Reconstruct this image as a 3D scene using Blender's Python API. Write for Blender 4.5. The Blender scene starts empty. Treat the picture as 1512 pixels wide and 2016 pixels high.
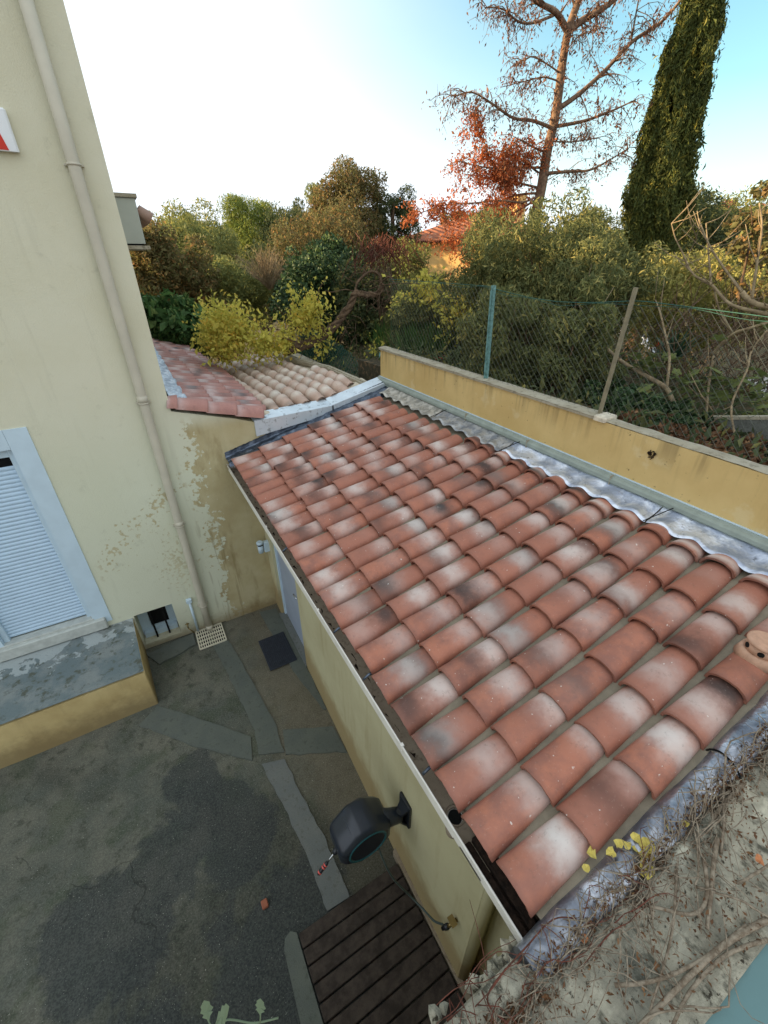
import bpy, math, random
import numpy as np
from mathutils import Vector, noise as mnoise
R = math.radians
random.seed(7); rng = np.random.default_rng(7)
scene = bpy.context.scene; COL = scene.collection

# ------------------------------------------------------------------ camera
H = 4.5; F = 836.; PITCH = 30.835; YAW = 29.95
cam = bpy.data.cameras.new('camera'); cam.sensor_fit = 'HORIZONTAL'; cam.sensor_width = 36
cam.lens = F/1512*36; cam.clip_start = .02; cam.clip_end = 3000
co = bpy.data.objects.new('camera', cam); COL.objects.link(co)
co.location = (0, 0, H); co.rotation_euler = (R(90-PITCH), R(0), R(-YAW)); scene.camera = co
scene.render.resolution_x = 768; scene.render.resolution_y = 1024

# ------------------------------------------------------------------ sky, sun, exposure
SUN_EL = 19.; SUN_AZ = -57.           # azimuth measured from +Y towards +X
world = bpy.data.worlds.new('World'); scene.world = world; world.use_nodes = True
wn = world.node_tree; wn.nodes.clear()
def wnode(t, **k):
    n = wn.nodes.new(t)
    for a, b in k.items(): setattr(n, a, b)
    return n
sky = wnode('ShaderNodeTexSky', sky_type='NISHITA'); sky.sun_disc = False
sky.sun_elevation = R(SUN_EL); sky.sun_rotation = R(SUN_AZ % 360); sky.air_density = 1.0; sky.dust_density = 1.5; sky.ozone_density = 1.6
tc = wnode('ShaderNodeTexCoord')
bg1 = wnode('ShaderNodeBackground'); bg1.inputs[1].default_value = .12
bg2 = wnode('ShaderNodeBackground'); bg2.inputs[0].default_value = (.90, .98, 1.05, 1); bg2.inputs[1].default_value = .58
mixw = wnode('ShaderNodeMixShader'); ow = wnode('ShaderNodeOutputWorld')
mp = wnode('ShaderNodeMapping'); mp.inputs['Scale'].default_value = (1.0, 1.0, 2.6)
nz = wnode('ShaderNodeTexNoise'); nz.inputs['Scale'].default_value = 1.3; nz.inputs['Detail'].default_value = 6; nz.inputs['Roughness'].default_value = .5
wn.links.new(tc.outputs['Generated'], mp.inputs[0]); wn.links.new(mp.outputs[0], nz.inputs['Vector'])
# cloud outside the clear patch and low down; unseen cover added to brighten shade
def wmath(op, a, b=None, clamp=False):
    n = wnode('ShaderNodeMath', operation=op, use_clamp=clamp)
    for i, v in enumerate((a, b)):
        if v is None: continue
        if isinstance(v, (int, float)): n.inputs[i].default_value = v
        else: wn.links.new(v, n.inputs[i])
    return n.outputs[0]
def wdot(v):
    n = wnode('ShaderNodeVectorMath', operation='DOT_PRODUCT'); n.inputs[1].default_value = v
    wn.links.new(tc.outputs['Generated'], n.inputs[0]); return n.outputs['Value']
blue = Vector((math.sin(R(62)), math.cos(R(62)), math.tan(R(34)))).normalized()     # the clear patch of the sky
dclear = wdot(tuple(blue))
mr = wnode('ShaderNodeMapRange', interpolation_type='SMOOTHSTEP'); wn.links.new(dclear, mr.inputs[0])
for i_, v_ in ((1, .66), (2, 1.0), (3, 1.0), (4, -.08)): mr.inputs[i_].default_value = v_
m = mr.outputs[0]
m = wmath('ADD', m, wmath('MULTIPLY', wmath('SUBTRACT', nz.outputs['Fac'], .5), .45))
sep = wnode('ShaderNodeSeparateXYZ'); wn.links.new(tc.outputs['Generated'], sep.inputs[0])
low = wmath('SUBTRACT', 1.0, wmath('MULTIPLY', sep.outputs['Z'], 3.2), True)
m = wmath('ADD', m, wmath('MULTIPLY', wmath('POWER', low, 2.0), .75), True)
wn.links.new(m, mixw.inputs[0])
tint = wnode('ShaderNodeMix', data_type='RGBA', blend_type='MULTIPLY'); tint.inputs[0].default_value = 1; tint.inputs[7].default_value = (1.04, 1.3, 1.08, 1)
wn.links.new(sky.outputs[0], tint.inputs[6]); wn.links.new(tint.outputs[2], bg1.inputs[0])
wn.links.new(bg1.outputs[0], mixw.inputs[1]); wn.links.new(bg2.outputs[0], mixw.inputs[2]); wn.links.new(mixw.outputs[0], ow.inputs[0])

sl = bpy.data.lights.new('sun', 'SUN'); sl.energy = 5.0; sl.angle = R(.6); sl.color = (1.0, .74, .42)
so = bpy.data.objects.new('sun', sl); COL.objects.link(so)
sd = Vector((math.sin(R(SUN_AZ))*math.cos(R(SUN_EL)), math.cos(R(SUN_AZ))*math.cos(R(SUN_EL)), math.sin(R(SUN_EL))))
so.rotation_euler = sd.to_track_quat('Z', 'Y').to_euler(); so.location = sd*60
vs = scene.view_settings; vs.view_transform = 'Standard'; vs.look = 'None'; vs.gamma = 1; vs.exposure = 1.2; vs.use_curve_mapping = False

# ------------------------------------------------------------------ helpers
_p = R(PITCH); _y = R(YAW)
_f = Vector((math.sin(_y)*math.cos(_p), math.cos(_y)*math.cos(_p), -math.sin(_p)))
_r = Vector((math.cos(_y), -math.sin(_y), 0)); _u = _r.cross(_f)
def W(px, py, D):
    """world point seen at photo pixel px,py at horizontal distance D from the viewpoint"""
    d = _f + _r*((px-756)/F) + _u*((1008-py)/F)
    return Vector((0, 0, H)) + d*(D/math.hypot(d.x, d.y))

def tag(o, label=None, cat=None, group=None, kind=None):
    if label: o['label'] = label
    if cat: o['category'] = cat
    if group: o['group'] = group
    if kind: o['kind'] = kind
    return o
def thing(name, label, cat, loc=(0, 0, 0), group=None):
    o = bpy.data.objects.new(name, None); COL.objects.link(o); o.location = loc
    o.empty_display_size = .2
    return tag(o, label, cat, group)

class MB:
    """collects shapes into one mesh"""
    def __init__(s): s.v = []; s.f = []; s.sm = []
    def add(s, vs_, fs, smooth=False):
        b = len(s.v); s.v += [tuple(v) for v in vs_]; s.f += [tuple(b+i for i in f) for f in fs]; s.sm += [smooth]*len(fs); return s
    def box(s, x0, x1, y0, y1, z0, z1):
        v = [(x, y, z) for z in (z0, z1) for y in (y0, y1) for x in (x0, x1)]
        return s.add(v, [(0,2,3,1),(4,5,7,6),(0,1,5,4),(1,3,7,5),(3,2,6,7),(2,0,4,6)])
    def bbox(s, x0, x1, y0, y1, z0, z1, b=.01):
        # box with chamfered vertical + top edges
        def ring(i, z): return [(x0+i, y0+b, z), (x0+b, y0+i, z), (x1-b, y0+i, z), (x1-i, y0+b, z), (x1-i, y1-b, z), (x1-b, y1-i, z), (x0+b, y1-i, z), (x0+i, y1-b, z)]
        bb = ring(0, z0)+ring(0, z1-b)+[(min(max(x, x0+b), x1-b), min(max(y, y0+b), y1-b), z1) for x, y, _ in ring(0, z1)]
        f = [tuple(range(7, -1, -1))]
        for k in (0, 8):
            for i in range(8): f.append((k+i, k+(i+1) % 8, k+8+(i+1) % 8, k+8+i))
        f.append(tuple(range(16, 24))); return s.add(bb, f)
    def prism(s, pts, z0, z1):
        n = len(pts); v = [(x, y, z0) for x, y in pts]+[(x, y, z1) for x, y in pts]
        a = sum(pts[i][0]*pts[(i+1) % n][1]-pts[(i+1) % n][0]*pts[i][1] for i in range(n))
        f = [tuple(range(n))[::-1], tuple(range(n, 2*n))]+[(i, (i+1) % n, n+(i+1) % n, n+i) for i in range(n)]
        if a < 0: f = [t[::-1] for t in f]
        return s.add(v, f)
    def extr(s, pts3, d):
        """extrude closed 3-D polygon by vector d"""
        n = len(pts3); d = Vector(d); v = [Vector(p) for p in pts3]; v = v+[p+d for p in v]
        return s.add(v, [tuple(range(n))[::-1], tuple(range(n, 2*n))]+[(i, (i+1) % n, n+(i+1) % n, n+i) for i in range(n)])
    def tube(s, pts, rad, n=8, caps=True, smooth=True):
        pts = [Vector(p) for p in pts]
        if not hasattr(rad, '__len__'): rad = [rad]*len(pts)
        b = len(s.v); u = None
        for i, p in enumerate(pts):
            t = (pts[min(i+1, len(pts)-1)]-pts[max(i-1, 0)])
            if t.length < 1e-9: t = Vector((0, 0, 1))
            t.normalize()
            if u is None: u = t.orthogonal().normalized()
            else:
                u = u-t*u.dot(t); u = u.normalized() if u.length > 1e-6 else t.orthogonal().normalized()
            w = t.cross(u)
            for k in range(n):
                a = 2*math.pi*k/n; q = p+(u*math.cos(a)+w*math.sin(a))*rad[i]; s.v.append((q.x, q.y, q.z))
        for i in range(len(pts)-1):
            for k in range(n):
                s.f.append((b+i*n+k, b+i*n+(k+1) % n, b+(i+1)*n+(k+1) % n, b+(i+1)*n+k)); s.sm.append(smooth)
        if caps:
            s.f.append(tuple(b+k for k in range(n))[::-1]); s.sm.append(False)
            e = b+(len(pts)-1)*n; s.f.append(tuple(e+k for k in range(n))); s.sm.append(False)
        return s
    def grid(s, fn, nu, nv, smooth=True):
        b = len(s.v)
        for j in range(nv+1):
            for i in range(nu+1): s.v.append(tuple(fn(i/nu, j/nv)))
        for j in range(nv):
            for i in range(nu):
                a = b+j*(nu+1)+i; s.f.append((a, a+1, a+nu+2, a+nu+1)); s.sm.append(smooth)
        return s
    def build(s, name, mat, parent=None, origin=None):
        me = bpy.data.meshes.new(name); o = bpy.data.objects.new(name, me)
        v = np.array(s.v, dtype=float).reshape(-1, 3)
        off = Vector((0, 0, 0))
        if parent is not None: off = parent_loc(parent)
        elif origin is not None: off = Vector(origin)
        elif len(v): off = Vector(((v[:, 0].min()+v[:, 0].max())/2, (v[:, 1].min()+v[:, 1].max())/2, v[:, 2].min()))
        v = v-np.array(off)
        me.from_pydata(v.tolist(), [], s.f); me.polygons.foreach_set('use_smooth', s.sm); me.update()
        me.materials.append(mat); COL.objects.link(o)
        if parent is not None: o.parent = parent
        else: o.location = off
        return o
def parent_loc(p):
    l = Vector((0, 0, 0))
    while p is not None: l = l+p.location; p = p.parent
    return l

# ---- materials
def srgb(r, g, b):
    f = lambda c: ((c/255)/12.92 if c/255 <= .04045 else (((c/255)+.055)/1.055)**2.4)
    return (f(r), f(g), f(b), 1)
class NT:
    def __init__(s, name):
        s.m = bpy.data.materials.new(name); s.m.use_nodes = True; s.t = s.m.node_tree; s.b = s.t.nodes['Principled BSDF']
        s.tc = None
    def n(s, t, **k):
        x = s.t.nodes.new(t)
        for a, b in k.items(): setattr(x, a, b)
        return x
    def lk(s, a, b): s.t.links.new(a, b)
    def co(s):
        if s.tc is None:
            g = s.n('ShaderNodeNewGeometry'); s.tc = g.outputs['Position']
        return s.tc
    def val(s, v, inp):
        if isinstance(v, (int, float)): inp.default_value = v
        elif isinstance(v, tuple): inp.default_value = v
        else: s.lk(v, inp)
    def noise(s, scale, detail=5, rough=.6, stretch=None, dist=0., vec=None):
        x = s.n('ShaderNodeTexNoise'); x.inputs['Scale'].default_value = scale; x.inputs['Detail'].default_value = detail
        x.inputs['Roughness'].default_value = rough; x.inputs['Distortion'].default_value = dist
        v = vec or s.co()
        if stretch:
            mpp = s.n('ShaderNodeMapping'); mpp.inputs['Scale'].default_value = stretch; s.lk(v, mpp.inputs[0]); v = mpp.outputs[0]
        s.lk(v, x.inputs['Vector']); return x.outputs['Fac']
    def ramp(s, fac, lo, hi, a=0., b=1.):
        x = s.n('ShaderNodeMapRange'); x.interpolation_type = 'SMOOTHSTEP'
        x.inputs[1].default_value = lo; x.inputs[2].default_value = hi; x.inputs[3].default_value = a; x.inputs[4].default_value = b
        s.val(fac, x.inputs[0]); return x.outputs[0]
    def mix(s, fac, a, b, mode='MIX'):
        x = s.n('ShaderNodeMix', data_type='RGBA', blend_type=mode)
        s.val(fac, x.inputs[0]); s.val(a, x.inputs[6]); s.val(b, x.inputs[7]); return x.outputs[2]
    def math(s, op, a, b=0., c=None, clamp=False):
        x = s.n('ShaderNodeMath', operation=op, use_clamp=clamp); s.val(a, x.inputs[0]); s.val(b, x.inputs[1])
        if c is not None: s.val(c, x.inputs[2])
        return x.outputs[0]
    def xyz(s):
        x = s.n('ShaderNodeSeparateXYZ'); s.lk(s.co(), x.inputs[0]); return x.outputs
    def attr(s, name):
        x = s.n('ShaderNodeAttribute', attribute_name=name); return x.outputs['Fac']
    def bump(s, h, strength=.3, dist=.01):
        x = s.n('ShaderNodeBump'); x.inputs['Strength'].default_value = strength; x.inputs['Distance'].default_value = dist
        s.lk(h, x.inputs['Height']); s.lk(x.outputs[0], s.b.inputs['Normal']); return s
    def fin(s, color, rough=.8, metal=0., spec=.3):
        s.val(color, s.b.inputs['Base Color']); s.val(rough, s.b.inputs['Roughness']); s.val(metal, s.b.inputs['Metallic'])
        s.b.inputs['Specular IOR Level'].default_value = spec; return s.m
def plain(name, c, rough=.6, metal=0., var=.12, nscale=14, bump=.15, bscale=80, spec=.3):
    t = NT(name); f = t.noise(nscale)
    col = t.mix(t.ramp(f, .3, .7), tuple(x*(1-var) for x in c[:3])+(1,), tuple(min(1, x*(1+var)) for x in c[:3])+(1,))
    if bump: t.bump(t.noise(bscale, 3), bump, .004)
    return t.fin(col, rough, metal, spec)

# render facade: pale cream with ochre wet/bare staining
def mat_facade():
    t = NT('facade_render'); X, Y, Z = t.xyz()
    base = t.mix(t.ramp(t.noise(1.3, 4), .3, .7), srgb(202, 198, 172), srgb(208, 205, 182))
    base = t.mix(t.math('MULTIPLY', t.ramp(Z, 3.6, 2.2), .55), base, srgb(204, 210, 188))
    n1 = t.noise(3.2, 6, .62); n2 = t.noise(16, 5, .65)
    # large ochre stain to the right of the rain pipe, with spotted rim
    e = t.math('ADD', t.math('MULTIPLY', t.math('SUBTRACT', n1, .5), .95), t.math('MULTIPLY', t.math('SUBTRACT', n2, .5), .75))
    xx = t.math('ADD', X, t.math('MULTIPLY', t.ramp(Z, 1.0, .1), -.03))
    a = t.ramp(t.math('ADD', xx, e), .33, .37)
    a = t.math('MULTIPLY', a, t.ramp(X, .12, .2))
    # diagonal belt of peeled spots on the left
    dl = t.math('ABSOLUTE', t.math('SUBTRACT', t.math('SUBTRACT', Z, 2.2), t.math('MULTIPLY', t.math('SUBTRACT', X, .1), .78)))
    n3 = t.noise(22, 4, .6); n4 = t.noise(4.0, 3)
    sp = t.ramp(t.math('SUBTRACT', t.math('ADD', n3, t.math('MULTIPLY', n4, .45)), t.math('MULTIPLY', dl, .55)), .74, .80)
    sp = t.math('MULTIPLY', sp, t.ramp(X, -1.0, -.8)); sp = t.math('MULTIPLY', sp, t.ramp(X, .25, .15))
    n6 = t.noise(26, 4, .6); dx = t.math('ABSOLUTE', t.math('ADD', X, .12)); dz = t.math('ABSOLUTE', t.math('SUBTRACT', Z, 1.15))
    sp2 = t.ramp(t.math('SUBTRACT', n6, t.math('ADD', t.math('MULTIPLY', dx, .5), t.math('MULTIPLY', dz, .22))), .47, .53)
    lowf = t.ramp(t.math('SUBTRACT', t.math('ADD', Z, t.math('MULTIPLY', n1, .5)), t.math('MULTIPLY', X, .25)), .55, .1)
    st = t.math('MAXIMUM', a, t.math('MULTIPLY', sp, .8)); st = t.math('MAXIMUM', st, t.math('MULTIPLY', sp2, .55))
    st = t.math('MAXIMUM', st, t.math('MULTIPLY', lowf, .5)); st = t.math('MULTIPLY', st, t.ramp(Z, 3.05, 2.8))
    och = t.mix(t.ramp(t.noise(2.2, 5), .3, .7), srgb(170, 154, 112), srgb(186, 174, 136))
    och = t.mix(t.ramp(t.noise(5, 5, .6, (1, 1, .35)), .5, .72), och, srgb(148, 130, 88))
    c = t.mix(t.math('MULTIPLY', st, .92), base, och)
    c = t.mix(t.math('MULTIPLY', t.ramp(t.math('ADD', Z, t.math('MULTIPLY', n2, .25)), .38, .08), .6), c, srgb(112, 88, 52))
    # drip streaks
    dr = t.ramp(t.noise(26, 2, .5, (1, 1, .06)), .60, .66); dr = t.math('MULTIPLY', dr, t.ramp(X, .12, .25)); dr = t.math('MULTIPLY', dr, t.ramp(X, .62, .5)); dr = t.math('MULTIPLY', dr, t.ramp(Z, 1.9, 1.5))
    c = t.mix(t.math('MULTIPLY', dr, .35), c, srgb(120, 104, 66))
    c = t.mix(t.math('MULTIPLY', t.ramp(t.noise(6, 6, .7), .58, .72), .22), c, srgb(150, 148, 128)); c = t.mix(t.math('MULTIPLY', t.ramp(t.noise(9, 4, .6, (1, 1, .08)), .55, .75), .16), c, srgb(140, 138, 118))
    t.bump(t.math('SUBTRACT', t.math('ADD', t.noise(90, 3, .6), t.math('MULTIPLY', t.noise(18, 4), .8)), t.math('MULTIPLY', st, .9)), .4, .006)
    return t.fin(c, .9, 0, .15)
def mat_render(name, c1, c2, dirt, zd=.35, mould=0., streak=.3):
    t = NT(name); X, Y, Z = t.xyz()
    c = t.mix(t.ramp(t.noise(1.8, 5), .32, .68), c1, c2)
    c = t.mix(t.math('MULTIPLY', t.ramp(t.noise(7, 4, .6, (1, 1, .12)), .52, .75), streak), c, dirt)
    c = t.mix(t.math('MULTIPLY', t.ramp(t.math('ADD', Z, t.math('MULTIPLY', t.noise(9, 5), -.35)), zd, zd-.35), .75), c, dirt)
    if name == 'ochre_render': c = t.mix(t.math('MULTIPLY', t.math('MULTIPLY', t.ramp(t.noise(11, 4, .6, (1, 1, .05)), .46, .66), t.ramp(Z, 3.22, 3.45)), .55), c, srgb(120, 104, 74)); c = t.mix(t.math('MULTIPLY', t.ramp(t.noise(3.1, 6, .6), .6, .66), .35), c, srgb(214, 200, 160))
    if mould: c = t.mix(t.math('MULTIPLY', t.ramp(t.noise(24, 5, .7), .63, .7), mould), c, srgb(60, 50, 30))
    t.bump(t.math('ADD', t.noise(110, 3, .7), t.math('MULTIPLY', t.noise(22, 4), .6)), .28, .005)
    return t.fin(c, .92, 0, .12)
def mat_concrete(name, c1, c2, c3, sc=1.0, bump=.5, wet_shade=None, rough=.85):
    t = NT(name)
    c = t.mix(t.ramp(t.noise(1.5*sc, 7, .62), .36, .66), c1, c2)
    c = t.mix(t.ramp(t.noise(6*sc, 7, .7), .52, .66), c, c3)
    g = t.noise(60*sc, 4, .7); c = t.mix(.5, c, t.mix(g, tuple(x*.45 for x in c1[:3])+(1,), tuple(min(1, x*1.6) for x in c2[:3])+(1,)))
    if wet_shade:
        X, Y, Z = t.xyz(); pos = t.math('MULTIPLY', t.math('SUBTRACT', t.ramp(X, -1.8, .6), t.ramp(Y, 1.6, 3.6)), .16); w_ = t.ramp(t.math('ADD', t.noise(.95, 5, .55, dist=.5), pos), *wet_shade); c = t.mix(t.math('MULTIPLY', w_, .6), c, tuple(x*.32 for x in c1[:3])+(1,))  # damp patches plus shade towards the near side, both put into the colour
        r = t.math('SUBTRACT', rough, t.math('MULTIPLY', w_, .18))
    else: r = rough
    c = t.mix(t.ramp(t.noise(130*sc, 2, .5), .70, .74), c, srgb(150, 150, 138)) if wet_shade else c
    t.bump(t.math('ADD', t.noise(40*sc, 6, .7), t.noise(8*sc, 5)), bump*.7, .012/max(1, sc*.6))
    return t.fin(c, r, 0, .3)
def mat_stone():
    t = NT('old_mortar'); c = t.mix(t.ramp(t.noise(7, 7, .68), .38, .62), srgb(186, 180, 160), srgb(146, 142, 126)); c = t.mix(t.ramp(t.noise(16, 7, .72, (1, .5, 1)), .50, .64), c, srgb(96, 94, 82))
    c = t.mix(t.ramp(t.noise(4, 5, .6), .56, .64), c, srgb(204, 198, 176)); c = t.mix(t.ramp(t.noise(38, 5, .75), .58, .66), c, srgb(66, 62, 52)); c = t.mix(t.math('MULTIPLY', t.ramp(t.noise(2.2, 4), .5, .6), .35), c, srgb(112, 116, 108))
    t.bump(t.math('ADD', t.noise(30, 8, .75), t.noise(120, 4, .7)), .7, .008); return t.fin(c, .95, 0, .1)
def mat_step():
    t = NT('step_top'); X, Y, Z = t.xyz()
    c = t.mix(t.ramp(t.noise(3, 7, .65), .38, .62), srgb(104, 116, 118), srgb(128, 134, 132)); c = t.mix(t.ramp(t.noise(11, 7, .7), .5, .66), c, srgb(84, 88, 78))
    p_ = t.ramp(t.math('ADD', t.noise(4.2, 6, .62, dist=.4), t.math('MULTIPLY', t.math('SUBTRACT', Y, 4.62), .42)), .56, .585); c = t.mix(t.math('MULTIPLY', p_, .8), c, srgb(164, 172, 172))
    c = t.mix(t.ramp(t.noise(90, 3, .7), .62, .72), c, srgb(60, 62, 56)); t.bump(t.math('ADD', t.noise(60, 6, .7), t.math('MULTIPLY', p_, .6)), .5, .006); return t.fin(c, .85)
def mat_floor():
    t = NT('courtyard_concrete'); X, Y, Z = t.xyz()
    c = t.mix(t.ramp(t.noise(1.6, 7, .62), .36, .66), srgb(80, 84, 76), srgb(106, 104, 92)); c = t.mix(t.ramp(t.noise(7, 7, .7), .5, .66), c, srgb(70, 72, 62))
    c = t.mix(t.math('MULTIPLY', t.ramp(t.noise(2.6, 6, .6), .5, .62), .45), c, srgb(62, 72, 52)); c = t.mix(t.math('MULTIPLY', t.ramp(t.math('ADD', X, t.math('MULTIPLY', t.noise(3, 5), .8)), .5, 1.0), .6), c, srgb(112, 102, 84))
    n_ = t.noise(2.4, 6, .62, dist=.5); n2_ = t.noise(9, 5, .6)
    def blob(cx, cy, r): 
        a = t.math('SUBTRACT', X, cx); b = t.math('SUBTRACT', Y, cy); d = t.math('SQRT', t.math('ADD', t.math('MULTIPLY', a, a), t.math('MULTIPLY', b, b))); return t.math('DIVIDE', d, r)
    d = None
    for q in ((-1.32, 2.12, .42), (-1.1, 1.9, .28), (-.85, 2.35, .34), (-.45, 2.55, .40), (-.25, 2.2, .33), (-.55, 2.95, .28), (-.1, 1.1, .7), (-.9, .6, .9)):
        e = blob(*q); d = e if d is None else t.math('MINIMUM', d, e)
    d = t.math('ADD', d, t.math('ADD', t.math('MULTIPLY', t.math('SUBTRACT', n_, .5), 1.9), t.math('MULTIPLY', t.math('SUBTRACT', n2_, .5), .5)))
    w = t.ramp(d, 1.12, .86); near_shade = t.ramp(t.math('ADD', t.noise(.7, 5, .55, dist=.3), t.math('MULTIPLY', t.ramp(Y, 3.4, 1.0), .22)), .55, .68)  # wide mask deepens the near floor: shade put into its colour beside real stains
    c = t.mix(t.math('MULTIPLY', near_shade, .6), c, srgb(40, 44, 38)); c = t.mix(t.math('MULTIPLY', w, .66), c, srgb(38, 44, 48))
    g = t.noise(75, 4, .7); c = t.mix(.45, c, t.mix(g, (.01, .012, .01, 1), srgb(170, 172, 158)), 'MIX') if False else t.mix(t.ramp(g, .38, .62), t.mix(.20, c, (.008, .009, .008, 1)), t.mix(.10, c, srgb(150, 152, 140)))
    v = t.n('ShaderNodeTexVoronoi', feature='DISTANCE_TO_EDGE'); v.inputs['Scale'].default_value = .9
    wv = t.n('ShaderNodeVectorMath', operation='ADD'); nn = t.n('ShaderNodeTexNoise'); nn.inputs['Scale'].default_value = 3; nn.inputs['Detail'].default_value = 6; t.lk(t.co(), nn.inputs['Vector']); sc_ = t.n('ShaderNodeVectorMath', operation='SCALE'); sc_.inputs['Scale'].default_value = .35; t.lk(nn.outputs['Color'], sc_.inputs[0])
    t.lk(t.co(), wv.inputs[0]); t.lk(sc_.outputs[0], wv.inputs[1]); t.lk(wv.outputs[0], v.inputs['Vector'])
    cr = t.math('MULTIPLY', t.ramp(v.outputs['Distance'], .006, .001), t.ramp(t.noise(1.1, 3), .5, .56)); c = t.mix(t.math('MULTIPLY', cr, .4), c, srgb(26, 28, 24))
    c = t.mix(t.ramp(t.noise(120, 2, .5), .715, .735), c, srgb(176, 176, 164))
    t.bump(t.math('SUBTRACT', t.math('ADD', t.noise(70, 6, .75), t.noise(12, 6, .7)), t.math('MULTIPLY', cr, 1.5)), .45, .006)
    return t.fin(c, t.math('SUBTRACT', .9, t.math('MULTIPLY', w, .12)), 0, .25)
def mat_tile(name, terra1, terra2, pale, dark):
    t = NT(name)
    u = t.n('ShaderNodeUVMap', uv_map='UVMap'); s_ = t.n('ShaderNodeSeparateXYZ'); t.lk(u.outputs[0], s_.inputs[0]); U, V = s_.outputs[0], s_.outputs[1]
    base = t.mix(t.attr('hue'), terra1, terra2)
    base = t.mix(t.ramp(t.noise(9, 5, .65), .35, .7), base, t.mix(t.attr('hue'), terra2, terra1))
    n1 = t.noise(11, 5, .6); n3 = t.noise(5, 3); wob = t.math('MULTIPLY', t.math('SUBTRACT', n1, .5), .38)
    def blot(pos, width, amt, su):
        d = t.math('DIVIDE', t.math('SUBTRACT', t.math('ADD', V, wob), t.attr(pos)), width)
        e = t.math('MULTIPLY', t.math('SUBTRACT', t.math('ADD', U, t.math('MULTIPLY', t.math('SUBTRACT', n3, .5), .8)), .42), su)
        q = t.math('ADD', t.math('MULTIPLY', d, d), t.math('MULTIPLY', e, e))
        g = t.math('POWER', 2.718, t.math('MULTIPLY', q, -1.))
        return t.math('MULTIPLY', g, t.attr(amt), clamp=True)
    c = t.mix(blot('dpos', .22, 'damt', 1.6), base, dark)
    c = t.mix(blot('wpos', .2, 'wamt', 1.5), c, pale)
    c = t.mix(t.math('MULTIPLY', t.ramp(t.noise(34, 6, .75), .54, .72), .38), c, srgb(98, 78, 66)); c = t.mix(t.math('MULTIPLY', t.ramp(t.noise(75, 4, .7), .60, .72), .22), c, srgb(206, 184, 168))
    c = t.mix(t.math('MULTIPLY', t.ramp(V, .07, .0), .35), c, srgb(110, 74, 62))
    c = t.mix(t.math('MULTIPLY', t.ramp(t.noise(42, 2, .5), .735, .755), .6), c, srgb(222, 218, 208))
    t.bump(t.noise(150, 3, .7), .18, .003)
    return t.fin(c, t.ramp(n1, .3, .7, .5, .72), 0, .35)
def mat_lead(name, c1, c2, sc=1., rough=(.28, .5), metal=.85, bump=.7):
    t = NT(name); n_ = t.noise(9*sc, 6, .6, dist=.4)
    c = t.mix(t.ramp(n_, .38, .62), c1, c2); c = t.mix(t.math('MULTIPLY', t.ramp(t.noise(26*sc, 6, .7), .56, .68), .6), c, srgb(70, 68, 64))
    t.bump(t.math('ADD', t.noise(13*sc, 4, .5), t.math('MULTIPLY', t.noise(55*sc, 3), .25)), bump, .02)
    return t.fin(c, t.ramp(n_, .3, .7, *rough), metal, .5)
def mat_leaf(name, c1, c2, c3, rough=.65, trans=.38):
    t = NT(name); r = t.attr('rnd'); z = t.noise(1.7, 3)
    c = t.mix(t.ramp(r, 0, .55), c1, c2); c = t.mix(t.ramp(r, .72, 1.), c, c3); c = t.mix(t.math('MULTIPLY', t.ramp(z, .35, .65), .45), c, c2); c = t.mix(t.math('MULTIPLY', t.ramp(t.noise(4.5, 3), .45, .62), .5), c, tuple(x*.62 for x in c2[:3])+(1,))
    t.fin(c, rough, 0, .22)
    tr = t.n('ShaderNodeBsdfTranslucent'); t.lk(c, tr.inputs[0]); mx = t.n('ShaderNodeMixShader'); mx.inputs[0].default_value = trans
    out = t.t.nodes['Material Output']; t.lk(t.b.outputs[0], mx.inputs[1]); t.lk(tr.outputs[0], mx.inputs[2]); t.lk(mx.outputs[0], out.inputs[0])
    return t.m
def mat_bark(name, c1, c2, sc=18, b=.6):
    t = NT(name); n_ = t.noise(sc, 5, .7); t.bump(t.noise(sc*1.6, 5, .7, (1, 1, .5)), b, .012)
    return t.fin(t.mix(t.ramp(n_, .35, .65), c1, c2), .9, 0, .15)

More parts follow.
